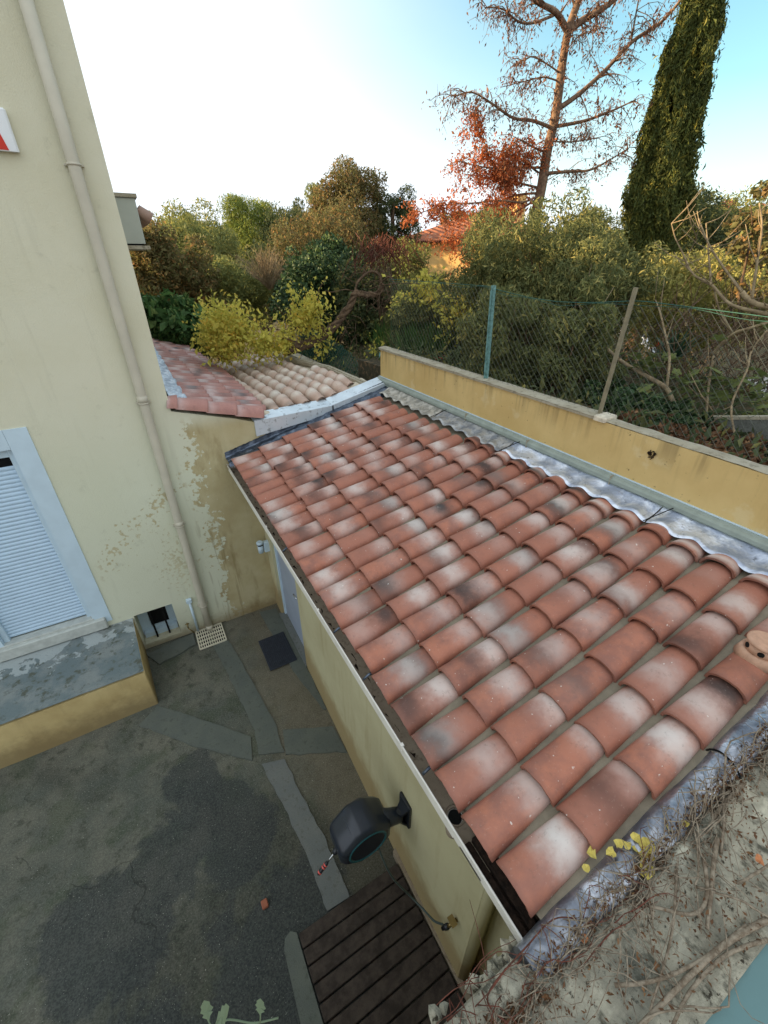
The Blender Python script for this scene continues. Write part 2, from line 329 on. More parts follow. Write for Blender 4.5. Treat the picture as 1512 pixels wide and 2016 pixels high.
M = dict(
 facade=mat_facade(),
 shedwall=mat_render('shed_render', srgb(190, 184, 150), srgb(180, 172, 138), srgb(146, 124, 84), .45, .15, .35),
 yellow=mat_render('ochre_render', srgb(208, 182, 126), srgb(194, 166, 110), srgb(160, 134, 88), -1, .6, .35),
 lowyellow=mat_render('step_render', srgb(200, 180, 130), srgb(178, 156, 108), srgb(120, 104, 74), .22, .2, .3),
 coping=mat_concrete('weathered_cap', srgb(176, 170, 152), srgb(150, 140, 118), srgb(88, 82, 70), 4, .5),
 trim=plain('trim_grey_green', srgb(140, 150, 142), .6, 0, .12, 9),
 step_=mat_concrete('step_concrete', srgb(140, 148, 146), srgb(116, 120, 112), srgb(84, 86, 76), 2.2, .6),
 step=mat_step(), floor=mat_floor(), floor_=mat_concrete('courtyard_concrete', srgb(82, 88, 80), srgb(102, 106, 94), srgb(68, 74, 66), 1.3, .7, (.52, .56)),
 strip=mat_concrete('strip_concrete', srgb(94, 100, 100), srgb(110, 112, 108), srgb(74, 76, 70), 3, .8),
 patch=mat_concrete('patch_concrete', srgb(80, 86, 82), srgb(96, 100, 92), srgb(60, 66, 58), 3, .8),
 stone=mat_stone(), stone_=mat_concrete('old_mortar', srgb(176, 172, 156), srgb(146, 140, 122), srgb(84, 78, 64), 7, 1.0),
 block=mat_concrete('rough_block', srgb(120, 122, 116), srgb(96, 98, 92), srgb(70, 72, 66), 4, 1.0),
 tile=mat_tile('terracotta_mixed', srgb(172, 110, 86), srgb(140, 94, 80), srgb(208, 198, 190), srgb(46, 43, 42)),
 tile_red=mat_tile('terracotta_rose', srgb(178, 130, 118), srgb(160, 116, 108), srgb(206, 190, 186), srgb(84, 80, 80)),
 tile_old=mat_tile('terracotta_faded', srgb(196, 166, 148), srgb(176, 150, 132), srgb(214, 204, 190), srgb(116, 106, 96)),
 sillgrey=plain('sill_grey', srgb(176, 180, 174), .8, 0, .12, 12, .3), under=plain('roof_underlay', srgb(128, 119, 102), .9, 0, .16, 8, .3),
 mortar=plain('pale_mortar', srgb(200, 190, 170), .95, 0, .2, 25, .8, 50),
 lead=mat_lead('lead_sheet', srgb(184, 187, 194), srgb(122, 127, 137), .8, (.25, .5), .85, .5),
 lead_dark=mat_lead('lead_dark', srgb(96, 106, 120), srgb(66, 74, 86), 1.3, (.3, .5), .8, .5),
 lead_old=mat_lead('lead_weathered', srgb(176, 170, 156), srgb(132, 126, 112), 1.4, (.5, .75), .35),
 lead_white=mat_lead('lead_bright', srgb(214, 220, 226), srgb(172, 180, 190), 1.5, (.35, .6), .5),
 lead_top=mat_lead('lead_top', srgb(220, 226, 236), srgb(160, 170, 188), .9, (.36, .52), .75, .4),
 zinc=mat_lead('zinc', srgb(216, 226, 232), srgb(204, 214, 220), .5, (.4, .55), .5, .06),
 white=plain('white_paint', srgb(190, 209, 220), .45, 0, .04, 6, .05),
 shutter=plain('white_slats', srgb(180, 203, 221), .4, 0, .04, 5, 0),
 door=plain('door_grey', srgb(150, 160, 176), .5, 0, .05, 4, .05),
 pipe=plain('beige_pipe', srgb(188, 182, 164), .55, 0, .05, 5, .05),
 gutw=plain('gutter_white', srgb(216, 212, 202), .5, 0, .08, 9, .1),
 guti=mat_concrete('gutter_silt', srgb(150, 138, 120), srgb(134, 120, 102), srgb(92, 76, 62), 5, .3),
 wood_dark=mat_bark('dark_rotten_wood', srgb(52, 40, 32), srgb(28, 22, 18), 30),
 deck=mat_bark('brown_stained_wood', srgb(72, 64, 58), srgb(52, 46, 42), 12, .4),
 black=plain('black_plastic', srgb(30, 34, 40), .38, 0, .1, 6, .05, 80, .5),
 blackgloss=plain('blue_black_plastic', srgb(36, 42, 52), .3, 0, .06, 4, .03, 80, .5),
 dark=plain('deep_dark', srgb(14, 14, 14), .9, 0, .1, 6, 0),
 tealring=plain('teal_plastic', srgb(40, 92, 100), .4, 0, .05, 6, 0),
 red=plain('red_paint', srgb(196, 52, 34), .5, 0, .05, 6, 0),
 signwhite=plain('sign_white', srgb(222, 226, 228), .4, 0, .03, 6, 0),
 chrome=plain('steel', srgb(190, 192, 196), .25, .95, .05, 6, 0),
 brass=plain('brass', srgb(150, 130, 86), .4, .9, .1, 20, .1),
 rubber=plain('rubber_mat', srgb(44, 48, 56), .8, 0, .15, 30, .4),
 grate=plain('cream_plastic', srgb(206, 200, 178), .6, 0, .06, 12, .1),
 wire=plain('green_wire', srgb(52, 92, 82), .6, .2, .15, 20, 0),
 wiredark=plain('rusty_wire', srgb(88, 92, 82), .7, .3, .2, 20, 0),
 postg=plain('green_post', srgb(98, 134, 130), .7, 0, .3, 40, .4),
 postb=plain('weathered_post', srgb(128, 120, 98), .8, 0, .2, 20, .4),
 teal=plain('teal_paint', srgb(96, 126, 126), .6, 0, .05, 5, .15),
 terracotta=plain('pot_clay', srgb(150, 92, 70), .8, 0, .1, 20, .2),
 wood=mat_bark('dry_stem', srgb(150, 138, 120), srgb(106, 92, 76), 40, .4),
 woodred=mat_bark('red_stem', srgb(112, 66, 54), srgb(82, 56, 46), 40, .4),
 bark=mat_bark('bark_brown', srgb(112, 92, 72), srgb(74, 60, 48), 14),
 bark_pale=mat_bark('bark_pale', srgb(160, 142, 112), srgb(120, 104, 82), 14),
 bark_warm=mat_bark('bark_warm', srgb(138, 112, 90), srgb(92, 72, 58), 14),
 glass=plain('dark_glass', srgb(40, 46, 52), .1, 0, .05, 6, 0, 80, .8),
 carwhite=plain('car_paint', srgb(214, 220, 226), .25, 0, .03, 6, 0, 80, .6),
 nwall=mat_render('neighbour_render', srgb(214, 178, 118), srgb(204, 166, 104), srgb(170, 134, 84), -5, 0, .2),
)
def leafm(n, a, b, c, **k): M[n] = mat_leaf('leaf_'+n, srgb(*a), srgb(*b), srgb(*c), **k)
leafm('oleander', (150, 150, 92), (108, 116, 74), (196, 180, 108))
leafm('cypress', (116, 120, 54), (80, 90, 46), (160, 150, 70), rough=.7, trans=.15)
leafm('rust', (226, 132, 78), (176, 102, 66), (238, 160, 100), rough=.85, trans=.35)
leafm('rustdull', (150, 100, 76), (118, 84, 68), (176, 122, 88), rough=.85, trans=.3)
leafm('golden', (232, 214, 104), (200, 194, 92), (238, 196, 92), trans=.4)
leafm('ivy', (72, 96, 58), (54, 76, 48), (120, 140, 80), rough=.6, trans=.15)
leafm('broad', (104, 138, 78), (78, 110, 64), (150, 166, 98), rough=.5)
leafm('darkleaf', (104, 114, 74), (80, 92, 62), (170, 158, 88), rough=.7)
leafm('mixred', (126, 130, 78), (118, 108, 70), (180, 134, 84))
leafm('pine', (160, 168, 80), (116, 132, 66), (196, 190, 92), rough=.7)
leafm('olive', (160, 162, 94), (126, 134, 82), (200, 184, 98))
leafm('fig', (116, 124, 70), (92, 104, 60), (168, 160, 84), trans=.35)
leafm('dry', (126, 90, 60), (102, 73, 52), (163, 126, 88), rough=.9, trans=.1)
leafm('grass', (87, 121, 58), (71, 102, 52), (145, 163, 81))
leafm('spike', (58, 84, 60), (48, 70, 52), (96, 116, 80), rough=.4, trans=.1)
leafm('golden_lit', (196, 186, 104), (150, 148, 86), (228, 206, 120))
leafm('sage', (118, 132, 106), (104, 120, 94), (140, 150, 116), trans=.3)

def cloud(name, P, size, mat, parent, aspect=2.2, up=None, upw=0., fold=.15, jit=.35, seed=1):
    """many leaf-sized folded blades at the given points, one mesh"""
    g = np.random.default_rng(seed); P = np.asarray(P, float); N = len(P)
    d = g.normal(size=(N, 3)); 
    if up is not None: d = d*(1-upw)+np.asarray(up, float)*upw*1.6
    d /= np.linalg.norm(d, axis=1)[:, None]+1e-9
    w = np.cross(d, g.normal(size=(N, 3))); w /= np.linalg.norm(w, axis=1)[:, None]+1e-9; nrm = np.cross(d, w)
    L = size*np.exp(jit*g.normal(0, 1, N)*.9)[:, None]; Wd = L/aspect
    a = P-d*L*.5; b = P+d*L*.5; c1 = P-d*L*.05+w*Wd*.5+nrm*L*fold; c2 = P-d*L*.05-w*Wd*.5+nrm*L*fold
    V = np.stack([a, c1, b, c2], 1).reshape(-1, 3)-np.array(parent_loc(parent) if parent else (0, 0, 0))
    me = bpy.data.meshes.new(name); me.vertices.add(4*N); me.vertices.foreach_set('co', V.astype(np.float32).ravel())
    me.loops.add(6*N); me.polygons.add(2*N)
    i = np.arange(N)*4; li = np.stack([i, i+1, i+2, i, i+2, i+3], 1).ravel()
    me.loops.foreach_set('vertex_index', li.astype(np.int32)); me.polygons.foreach_set('loop_start', (np.arange(2*N)*3).astype(np.int32))
    me.polygons.foreach_set('loop_total', np.full(2*N, 3, np.int32)); me.update(calc_edges=True)
    at = me.attributes.new('rnd', 'FLOAT', 'FACE'); at.data.foreach_set('value', np.repeat(g.uniform(0, 1, N), 2).astype(np.float32))
    me.materials.append(mat); o = bpy.data.objects.new(name, me); COL.objects.link(o)
    if parent: o.parent = parent
    return o
def clumps(c, r, nc, n, cr=.3, seed=1, flat=0.35, shell=.55):
    """points in clumps spread through an ellipsoid c,r"""
    g = np.random.default_rng(seed); c = np.asarray(c, float); r = np.asarray(r, float)
    d = g.normal(size=(nc, 3)); d /= np.linalg.norm(d, axis=1)[:, None]
    rad = shell+(1-shell)*g.uniform(0, 1, nc)**.7; C = c+d*rad[:, None]*r*g.uniform(.8, 1.12, nc)[:, None]
    s = cr*g.uniform(.5, 1.3, nc)*r.mean(); wts = s**2; wts /= wts.sum()
    k = g.choice(nc, n, p=wts); q = g.normal(size=(n, 3)); q /= np.linalg.norm(q, axis=1)[:, None]
    q *= (g.uniform(.25, 1, n)**.5)[:, None]
    return C[k]+q*s[k][:, None]
# ------------------------------------------------------------------ tiles
class Tiles:
    def __init__(s): s.v = []; s.f = []; s.sm = []; s.uv = []; s.at = {k: [] for k in ('hue', 'wpos', 'wamt', 'dpos', 'damt')}
    def tile(s, O, U, S, Nn, L, w0, w1, h0, h1, th=.013, lift=.0, colr=None, nseg=10, nl=5):
        """O lower-end centre, U up-slope unit, S side unit, Nn normal"""
        c = colr or {}
        for surf in (0, 1):
            b = len(s.v)
            for j in range(nl+1):
                v = j/nl
                w = (w0+(w1-w0)*v)/2-(th if surf else 0); h = (h0+(h1-h0)*v)-(th if surf else 0)
                for i in range(nseg+1):
                    a = math.pi*(1-i/nseg); 
                    p = O+U*(L*v+(.0035*mnoise.noise(Vector((O[0]*31+i*.9, O[1]*17, 1))) if j == 0 else 0))+S*(w*math.cos(a))+Nn*(h*math.sin(a)**.85+lift*(1-v))
                    s.v.append(p)
            for j in range(nl):
                for i in range(nseg):
                    q = b+j*(nseg+1)+i; f = (q, q+1, q+nseg+2, q+nseg+1)
                    if surf: f = f[::-1]
                    s.f.append(f); s.sm.append(True)
                    uu = [(i/nseg, j/nl), ((i+1)/nseg, j/nl), ((i+1)/nseg, (j+1)/nl), (i/nseg, (j+1)/nl)]
                    if surf: uu = uu[::-1]
                    s.uv += uu
            if surf == 0: b0 = b
        b1 = b; nv = len(s.v); 
        lo = [s.v[b0+i] for i in range(nseg+1)]; li = [s.v[b1+i] for i in range(nseg+1)]; base = len(s.v); s.v += lo+li
        n1 = nseg+1
        for i in range(nseg):
            s.f.append((base+i+1, base+i, base+n1+i, base+n1+i+1)); s.sm.append(False); s.uv += [(.5, 0)]*4
        nf = nl*nseg*2+nseg
        for k in s.at: s.at[k] += [c.get(k, 0.)]*nf
    def build(s, name, mat, parent):
        me = bpy.data.meshes.new(name); off = parent_loc(parent)
        me.from_pydata([tuple(Vector(p)-off) for p in s.v], [], s.f); me.polygons.foreach_set('use_smooth', s.sm)
        uv = me.uv_layers.new(name='UVMap'); uv.data.foreach_set('uv', np.array(s.uv, np.float32).ravel())
        for k, d in s.at.items():
            a = me.attributes.new(k, 'FLOAT', 'FACE'); a.data.foreach_set('value', np.array(d, np.float32))
        me.update(); me.materials.append(mat); o = bpy.data.objects.new(name, me); COL.objects.link(o); o.parent = parent; return o
def tcol(g, pd=.3, pw=.85):
    return dict(hue=g.uniform(0, 1), wpos=g.choice([.62, .7, .55, .35, .3]) + g.uniform(-.1, .1), wamt=(g.uniform(.25, .8) if g.random() < pw else g.uniform(0, .2)),
                dpos=g.uniform(.1, .85), damt=(g.uniform(.45, 1.0) if g.random() < pd else g.uniform(0, .15)))
# ================================================================== SETTING
def sstep(a, b, x):
    t = min(1, max(0, (x-a)/(b-a))); return t*t*(3-2*t)
def terrain(x, y):
    if x < 3.0 and y < 9.25: return -.35
    if x < .4 and y < 12.4: return -.35
    e = 3.22-3.1*sstep(2.0, 13., x-3.0)
    b_ = 2.45-2.3*sstep(8.5, 19., y)
    k = sstep(3.2, 5.5, x)*(1-sstep(7.5, 12, y)) + (1 if (x < 4.2 and y < 6.0) else 0)
    k = min(1, k); z = b_*(1-k)+e*k
    return z+.06*mnoise.noise(Vector((x*.8, y*.8, 0)))
xs = sorted(set([-900, -300, -120, -60, -30, -15, -9, -4, 0, .4, .41, 1.5, 2.99, 3.0]+[3+i*.3 for i in range(1, 34)]+[13+i*2 for i in range(1, 14)]+[45, 60, 90, 150, 300, 900]))
ys = sorted(set([-900, -300, -120, -60, -30, -15, -8]+[-6+i*.4 for i in range(0, 28)]+[5.99, 6.0, 9.25, 9.26, 12.4, 12.41]+[6+i*.5 for i in range(0, 32)]+[23+i*2 for i in range(10)]+[50, 70, 100, 160, 300, 900]))
g = MB(); g.v = [(x, y, terrain(x, y)) for y in ys for x in xs]
nx = len(xs)
for j in range(len(ys)-1):
    for i in range(nx-1): g.f.append((j*nx+i, j*nx+i+1, (j+1)*nx+i+1, (j+1)*nx+i)); g.sm.append(False)
t = NT('garden_soil'); c = t.mix(t.ramp(t.noise(1.2, 6), .4, .6), srgb(84, 80, 54), srgb(66, 62, 46)); c = t.mix(t.ramp(t.noise(14, 5, .7), .5, .62), c, srgb(112, 92, 66)); t.bump(t.noise(20, 6, .7), 1., .05)
tag(g.build('ground', t.fin(c, .95)), kind='structure')

g = MB(); g.v = []; NXX, NYY = 60, 34
def floorz(x, y): return .012*mnoise.noise(Vector((x*.9, y*.9, 2)))+.004*mnoise.noise(Vector((x*6, y*6, 5)))
g.grid(lambda u, v: (-9+u*10.3, -.6+v*5.7, floorz(-9+u*10.3, -.6+v*5.7)-.012), 80, 50)
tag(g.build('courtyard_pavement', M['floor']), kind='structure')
# street in the lower ground behind the hedge
g = MB(); g.box(15.5, 60, 2, 24, -.05, .22); tag(g.build('street', plain('asphalt', srgb(150, 146, 140), .9, 0, .08, 2, .3)), kind='structure')

def sheet(pts, h, mat, name, label, cat):
    b = MB(); b.prism(pts, -.02, h); o = b.build(name, mat); return tag(o, label, cat)
# cement strips and patches laid in the yard
def strip_poly(L, Rr, n=14, wob=.012, seed=0):
    """ragged outline between two polylines"""
    def dens(P):
        out = []
        for a, b in zip(P[:-1], P[1:]):
            for i in range(n//(len(P)-1)+1):
                f = i/(n//(len(P)-1)+1); x = a[0]+(b[0]-a[0])*f; y = a[1]+(b[1]-a[1])*f
                out.append((x+wob*mnoise.noise(Vector((x*9, y*9, seed))), y+wob*mnoise.noise(Vector((x*9, y*9, seed+4)))))
        out.append(P[-1]); return out
    return dens(L)+dens(Rr[::-1])
W3 = .016
def cs(L, Rr, h, mat, n=40): tag(MB().prism(strip_poly(L, Rr, n, W3), -.02, h).build('cement_strip', M[mat]), kind='structure')
cs([(.0, 4.62), (.05, 4.2), (.16, 3.15), (.12, 2.86)], [(.2, 4.62), (.25, 4.25), (.38, 3.15), (.36, 2.76)], .003, 'patch')
cs([(.12, 2.74), (.18, 2.3), (.24, 1.8), (.25, 1.34)], [(.34, 2.68), (.37, 2.3), (.43, 1.8), (.44, 1.33)], .004, 'strip')
cs([(-.74, 4.02), (-.3, 3.55), (.1, 3.10)], [(-.95, 3.86), (-.5, 3.34), (.04, 2.84)], .002, 'patch', 60)
cs([(.43, 3.0), (.93, 2.76)], [(.37, 2.72), (.94, 2.42)], .003, 'patch', 30)
cs([(.72, 4.95), (.80, 3.7), (.92, 3.0)], [(.96, 4.9), (.97, 3.7), (.95, 3.0)], .0025, 'patch', 30)
cs([(-.80, 4.9), (-.2, 4.98)], [(-.66, 4.64), (-.2, 4.76)], .02, 'patch', 30)

# ================================================================== HOUSE
YW = 5.013
house = thing('house', 'tall cream rendered house wall with a beige rain pipe and white shutter door', 'house', (-5.9, YW, 0))
b = MB()
# facade as panels round the door and the low window, 0.3 m thick
dx0, dx1, dz0, dz1 = -2.04, -1.18, .74, 2.95
wx0, wx1, wz0, wz1 = -.78, -.335, .08, .60
XR = .25; XL = -12.; TOP = 6.35
for (x0, x1, z0, z1) in ((XL, dx0, 0, TOP), (dx0, dx1, 0, dz0), (dx0, dx1, dz1, TOP), (dx1, wx0, 0, TOP), (wx0, wx1, 0, wz0), (wx0, wx1, wz1, TOP), (wx1, XR, 0, TOP)):
    b.add([(x0, YW, z0), (x1, YW, z0), (x1, YW, z1), (x0, YW, z1)], [(0, 1, 2, 3)])
for (x0, x1, z0, z1) in ((dx0, dx1, dz0, dz1), (wx0, wx1, wz0, wz1)):
    y1 = YW+.3
    b.add([(x0, YW, z0), (x0, y1, z0), (x0, y1, z1), (x0, YW, z1)], [(0, 1, 2, 3)])
    b.add([(x1, YW, z0), (x1, y1, z0), (x1, y1, z1), (x1, YW, z1)], [(3, 2, 1, 0)])
    b.add([(x0, YW, z0), (x1, YW, z0), (x1, y1, z0), (x0, y1, z0)], [(0, 1, 2, 3)])
    b.add([(x0, YW, z1), (x1, YW, z1), (x1, y1, z1), (x0, y1, z1)], [(3, 2, 1, 0)])
b.add([(XR, YW, 0), (XR, 12.2, 0), (XR, 12.2, TOP), (XR, YW, TOP)], [(0, 1, 2, 3)])
b.add([(XL, 12.2, 0), (XR, 12.2, 0), (XR, 12.2, TOP), (XL, 12.2, TOP)], [(3, 2, 1, 0)])
b.add([(XL, YW, 0), (XL, 12.2, 0), (XL, 12.2, TOP), (XL, YW, TOP)], [(3, 2, 1, 0)])
b.build('wall', M['facade'], house)
b = MB(); b.box(XL-.1, XR+.02, YW-.02, 12.3, TOP+.002, TOP+.12); b.build('roof', M['under'], house)
# rain pipe
b = MB(); pr = .046
b.tube([(.018, YW-.06, z) for z in (6.3, 5.1, 3.9, 3.2, 1.8, .5, .06)], pr, 20); b.tube([(.018, YW-.06, .09), (.018, YW-.075, .03)], pr*1.01, 20)
for z in (3.27, 1.77): b.tube([(.018, YW-.06, z+.035), (.018, YW-.06, z-.035)], pr+.003, 20)
pipe = b.build('rain_pipe', M['pipe'], house)
for z in (5.14, 3.23, 1.74, .45):
    b = MB(); b.tube([(.018, YW-.06, z+.008), (.018, YW-.06, z-.008)], pr+.005, 20); b.box(-.05, .086, YW-.035, YW-.001, z-.007, z+.007); b.build('clamp', M['pipe'], pipe)
b = MB(); b.tube([(-.13, YW-.03, .56), (-.13, YW-.03, .03)], .017, 12); b.bbox(-.165, -.095, YW-.05, YW-.001, .55, .61, .008); b.build('waste_pipe', M['white'], house)
b = MB(); b.tube([(-.235, YW-.0, .20), (-.235, YW-.05, .19), (-.235, YW-.055, .15)], .009, 8); b.tube([(-.26, YW-.04, .215), (-.21, YW-.04, .215)], .007, 8); b.tube([(-.235, YW-.055, .15), (-.20, YW-.06, .08), (-.17, YW-.05, .01)], .008, 8); b.build('wall_tap', M['brass'], house)
# shutter door with wide white surround
sd_ = MB()
fy = YW-.012
sd_.box(dx1-.002, -1.0, fy, YW+.06, .655, 3.14); sd_.box(-2.25, dx1-.004, fy-.001, YW+.06, dz1-.0, 3.14); sd_.box(-2.25, dx0+.002, fy, YW+.06, .655, dz1-.002)
door = sd_.build('shutter_surround', M['white'], house)
b = MB(); b.bbox(dx0-.10, -1.06, YW-.06, YW+.1, .60, .74, .012); b.bbox(dx0-.05, dx1+.01, YW-.02, YW+.1, .74, .765, .006); b.build('sill', M['sillgrey'], door)
b = MB(); n = 44
def slat(u, v):
    k = v*n; fr = k-math.floor(k) if v < 1 else 0
    return (dx0+.05+u*(dx1-dx0-.10), YW+.095-.012*math.sin(math.pi*fr)**.6, .775+v*(2.76-.775))
b.grid(slat, 1, n*7); b.build('slats', M['shutter'], door)
b = MB()
for x0 in (dx0, dx1-.055): b.bbox(x0, x0+.055, YW+.045, YW+.12, .766, dz1-.002, .006)
b.box(dx0+.055, dx1-.055, YW+.06, YW+.12, 2.86, dz1-.002); b.build('guide_rail', M['white'], door)
b = MB(); b.box(dx0+.055, dx1-.055, YW+.12, YW+.14, 2.74, 2.87); b.build('slot', M['dark'], door)
# low barred window
b = MB(); b.box(wx0, wx1, YW+.2, YW+.25, wz0, wz0+.10); b.box(wx0, wx1, YW+.2, YW+.25, wz1-.04, wz1-.001); b.box(wx0+.001, wx0+.12, YW+.205, YW+.245, wz0+.1, wz1-.04); b.box(wx1-.10, wx1-.001, YW+.205, YW+.245, wz0+.1, wz1-.04)
b.box(wx0+.02, wx1-.02, YW+.12, YW+.198, wz0, wz0+.07)
win = b.build('window', M['white'], house)
b = MB(); b.box(wx0+.1, wx1-.08, YW+.228, YW+.235, wz0+.1, wz1-.02); b.build('pane', M['dark'], win)
for x in (-.62, -.47):
    b = MB(); b.box(x-.011, x+.011, YW+.06, YW+.082, wz0, wz1); b.build('bar', M['dark'], win)
# balcony box on the far side wall
b = MB(); b.bbox(XR, .56, 7.0, 8.3, 4.66, 5.13, .01); bx_ = b.build('side_box', plain('box_grey', srgb(172, 176, 164), .6, 0, .04, 5, .1), house)
b = MB(); b.box(XR, .585, 6.98, 8.32, 5.131, 5.17); b.box(XR, .60, 6.97, 8.32, 4.60, 4.64); b.build('box_edge', M['coping'], bx_)
b = MB(); b.box(XR+.02, .54, 7.03, 8.28, 4.642, 4.658); b.build('gap', M['dark'], bx_)
b = MB()
for k in range(6): b.tube([(.565, 7.1+k*.2, 5.02), (.70, 7.1+k*.2, 4.93)], [.06, .07], 10)
b.build('eave_tile', M['tile_old'], bx_)

# alarm-like wall plate, white with a red corner
sg = thing('wall_sign', 'white plate with a red lower corner fixed high on the cream wall', 'sign', (-.55, YW, 5.19))
b = MB(); b.bbox(-.9, -.315, YW-.05, YW-.001, 5.19, 5.44, .012); b.build('plate', M['signwhite'], sg)
b = MB(); b.extr([(-.88, YW-.053, 5.195), (-.375, YW-.053, 5.195), (-.40, YW-.053, 5.31), (-.88, YW-.053, 5.36)], (0, .004, 0)); b.build('red_panel', M['red'], sg)

# concrete landing in front of the shutter door
st = thing('concrete_landing', 'weathered grey concrete landing with ochre sides below the white shutter door', 'step', (-2.5, 4.5, 0))
b = MB()
b.prism([(-6, 4.05), (-.745, 4.05), (-.735, 4.06), (-.80, YW-.002), (-6, YW-.002)], -.02, .545); b.build('side', M['lowyellow'], st)
b = MB(); b.grid(lambda u, v: (-6+u*(5.26-.06*v)+ .006*mnoise.noise(Vector((u*80, v*20, 0))), 4.045+v*.965, .578+.018*mnoise.noise(Vector((u*9, v*2, 3)))*math.sin(math.pi*min(1, v*1.2))**.3+.006*mnoise.noise(Vector((u*50, v*12, 3)))), 90, 20)
b.build('top', M['step'], st)

# ================================================================== ANNEX (low wall, two tiled roofs, zinc coping)
an = thing('annex', 'low annex behind the stained wall with rose tiles, faded tiles and zinc coping', 'outbuilding', (1.6, 6, 0))
b = MB(); b.extr([(XR, YW, -.02), (3.0, YW, -.02), (3.0, YW, 3.0), (2.12, YW, 2.80), (1.2, YW, 2.79), (.9, YW, 2.90), (XR, YW, 3.09)], (0, .16, 0)); b.build('wall', M['facade'], an)
b = MB(); b.box(XR+.005, 1.36, YW+.16, 11.4, 0, 2.7); b.box(1.36, 2.5, YW+.16, 8.8, 0, 2.62); b.build('inner_wall', M['shedwall'], an)
# rose roof falling to the right
def zan(x): return 3.145-.286*(x-.27)
aa = math.atan(.286); U = Vector((-math.cos(aa), 0, math.sin(aa))); Nn = Vector((math.sin(aa), 0, math.cos(aa))); S = U.cross(Nn)
T = Tiles(); gg = np.random.default_rng(11)
def eave_x(y): return 1.33 if y < 7.6 else max(.75, 1.33-(y-7.6)*.085)
y = 5.09; j = 0
while y < 11.3:
    ex = eave_x(y); k = 0
    while True:
        x = ex-.02-k*.30+gg.uniform(-.012, .012)
        if x < .43: break
        if not (j == 0):
            T.tile(Vector((x, y, zan(x)-.01)), U, S, Nn, min(.37, (x-.34)/math.cos(aa)+.02), .168, .135, .075, .06, .012, .02, tcol(gg, .45, .95), 8, 3)
        k += 1
    y += .2; j += 1
for k in range(4):       # verge course laid along the wall head
    x = 1.21-k*.30
    T.tile(Vector((x, 5.075, zan(x)-.025)), U, S, Nn, .33 if x > .5 else max(.1, x-.26), .21, .185, .12, .105, .012, .016, dict(hue=gg.random(), wpos=.9, wamt=.45, dpos=0, damt=0), 12, 3)
x = 1.35
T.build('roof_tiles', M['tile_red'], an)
b = MB(); b.grid(lambda u, v: (.26+u*(eave_x(5.02+v*6.3)-.29), 5.02+v*6.3, zan(.26+u*(eave_x(5.02+v*6.3)-.29))-.012+.012*math.cos(2*math.pi*(v*6.3)/.2)), 4, 190); b.build('roof_underlay', M['under'], an)
b = MB()
def flz(u, v):
    x = .255+u*(.20+.015*math.sin(v*60)); y = 5.16+v*4.2
    if u < .01: return (x, y, zan(.27)+.15)
    return (x, y, zan(x)+.072+.022*math.cos(2*math.pi*(y-5.09)/.2)*(u**.7)+.01*mnoise.noise(Vector((x*30, y*20, 0)))-.05*(u > .97))
b.grid(flz, 10, 200); b.build('flashing', M['lead_white'], an)
b = MB(); b.grid(lambda u, v: (.255+u*.21, 5.155-.05*(1-v)*(1-.2*u), zan(.255+u*.21)+.075-.075*(1-v)+.012*mnoise.noise(Vector((u*6, v*5, 7)))), 12, 6); b.build('flashing_end', M['lead'], an)
b = MB(); b.extr([(1.17, 5.02, zan(1.2)-.06), (1.33, 5.02, zan(1.33)-.045), (1.33, 5.14, zan(1.33)+.02), (1.20, 5.14, zan(1.2)+.02)], (0, 0, .03)); b.build('mortar', M['mortar'], an)
# faded roof behind the zinc coping
def zb(x, y): return 2.80+.1*(x-1.35)-.035*(y-5.1)
dv = Vector((-.036, 1, -.0386)).normalized(); Nb = Vector((-.1, .035, 1)).normalized(); Ub = -dv; Sb = Ub.cross(Nb).normalized()
T = Tiles()
for j in range(7):
    for k in range(12):
        yy = 5.52+k*.30+gg.uniform(-.015, .015); xx = 1.44+j*.2-(yy-5.1)*.036+gg.uniform(-.008, .008)
        lim = 2.62 if yy < 6.5 else 2.62-(yy-6.5)*.13
        if xx > lim: continue
        T.tile(Vector((xx, yy, zb(xx, yy)+.01)), Ub, Sb, Nb, .345, .192, .145, .112, .078, .014, .034, dict(hue=gg.random(), wpos=gg.uniform(.1, .5), wamt=gg.uniform(.3, 1.), dpos=gg.uniform(0, 1), damt=gg.choice([0, .1, .5])), 10, 3)
T.build('faded_roof_tiles', M['tile_old'], an)
b = MB(); b.grid(lambda u, v: (1.2+u*1.55, 5.1+v*4.1, zb(1.2+u*1.55, 5.1+v*4.1)), 4, 4); b.build('faded_roof_underlay', M['under'], an)
b = MB()
def strip_m(u, v):
    y = 5.2+v*3.8; x0 = 2.52 if y < 6.5 else 2.52-(y-6.5)*.13
    return (x0+u*.26, y, zb(x0, y)+.03+.11*u**1.5+.02*mnoise.noise(Vector((u*5, y*8, 0))))
b.grid(strip_m, 8, 120); b.build('mortar_fillet', M['mortar'], an)
b = MB()
def segbox(b, p, q, w, h):
    p, q = Vector(p), Vector(q); s = Vector((q.y-p.y, p.x-q.x, 0)).normalized()*w
    b.extr([p, p+s, p+s+Vector((0, 0, h)), p+Vector((0, 0, h))], q-p)
segbox(b, (2.70, 5.25, 2.975), (2.66, 6.47, 2.975), .07, .055); segbox(b, (2.66, 6.47, 2.975), (2.30, 8.95, 2.85), .07, .055); segbox(b, (2.73, 5.25, 3.03), (2.69, 6.47, 3.03), .05, .012); segbox(b, (2.69, 6.47, 3.03), (2.33, 8.95, 2.905), .05, .012)
b.build('edge_trim', M['coping'], an)
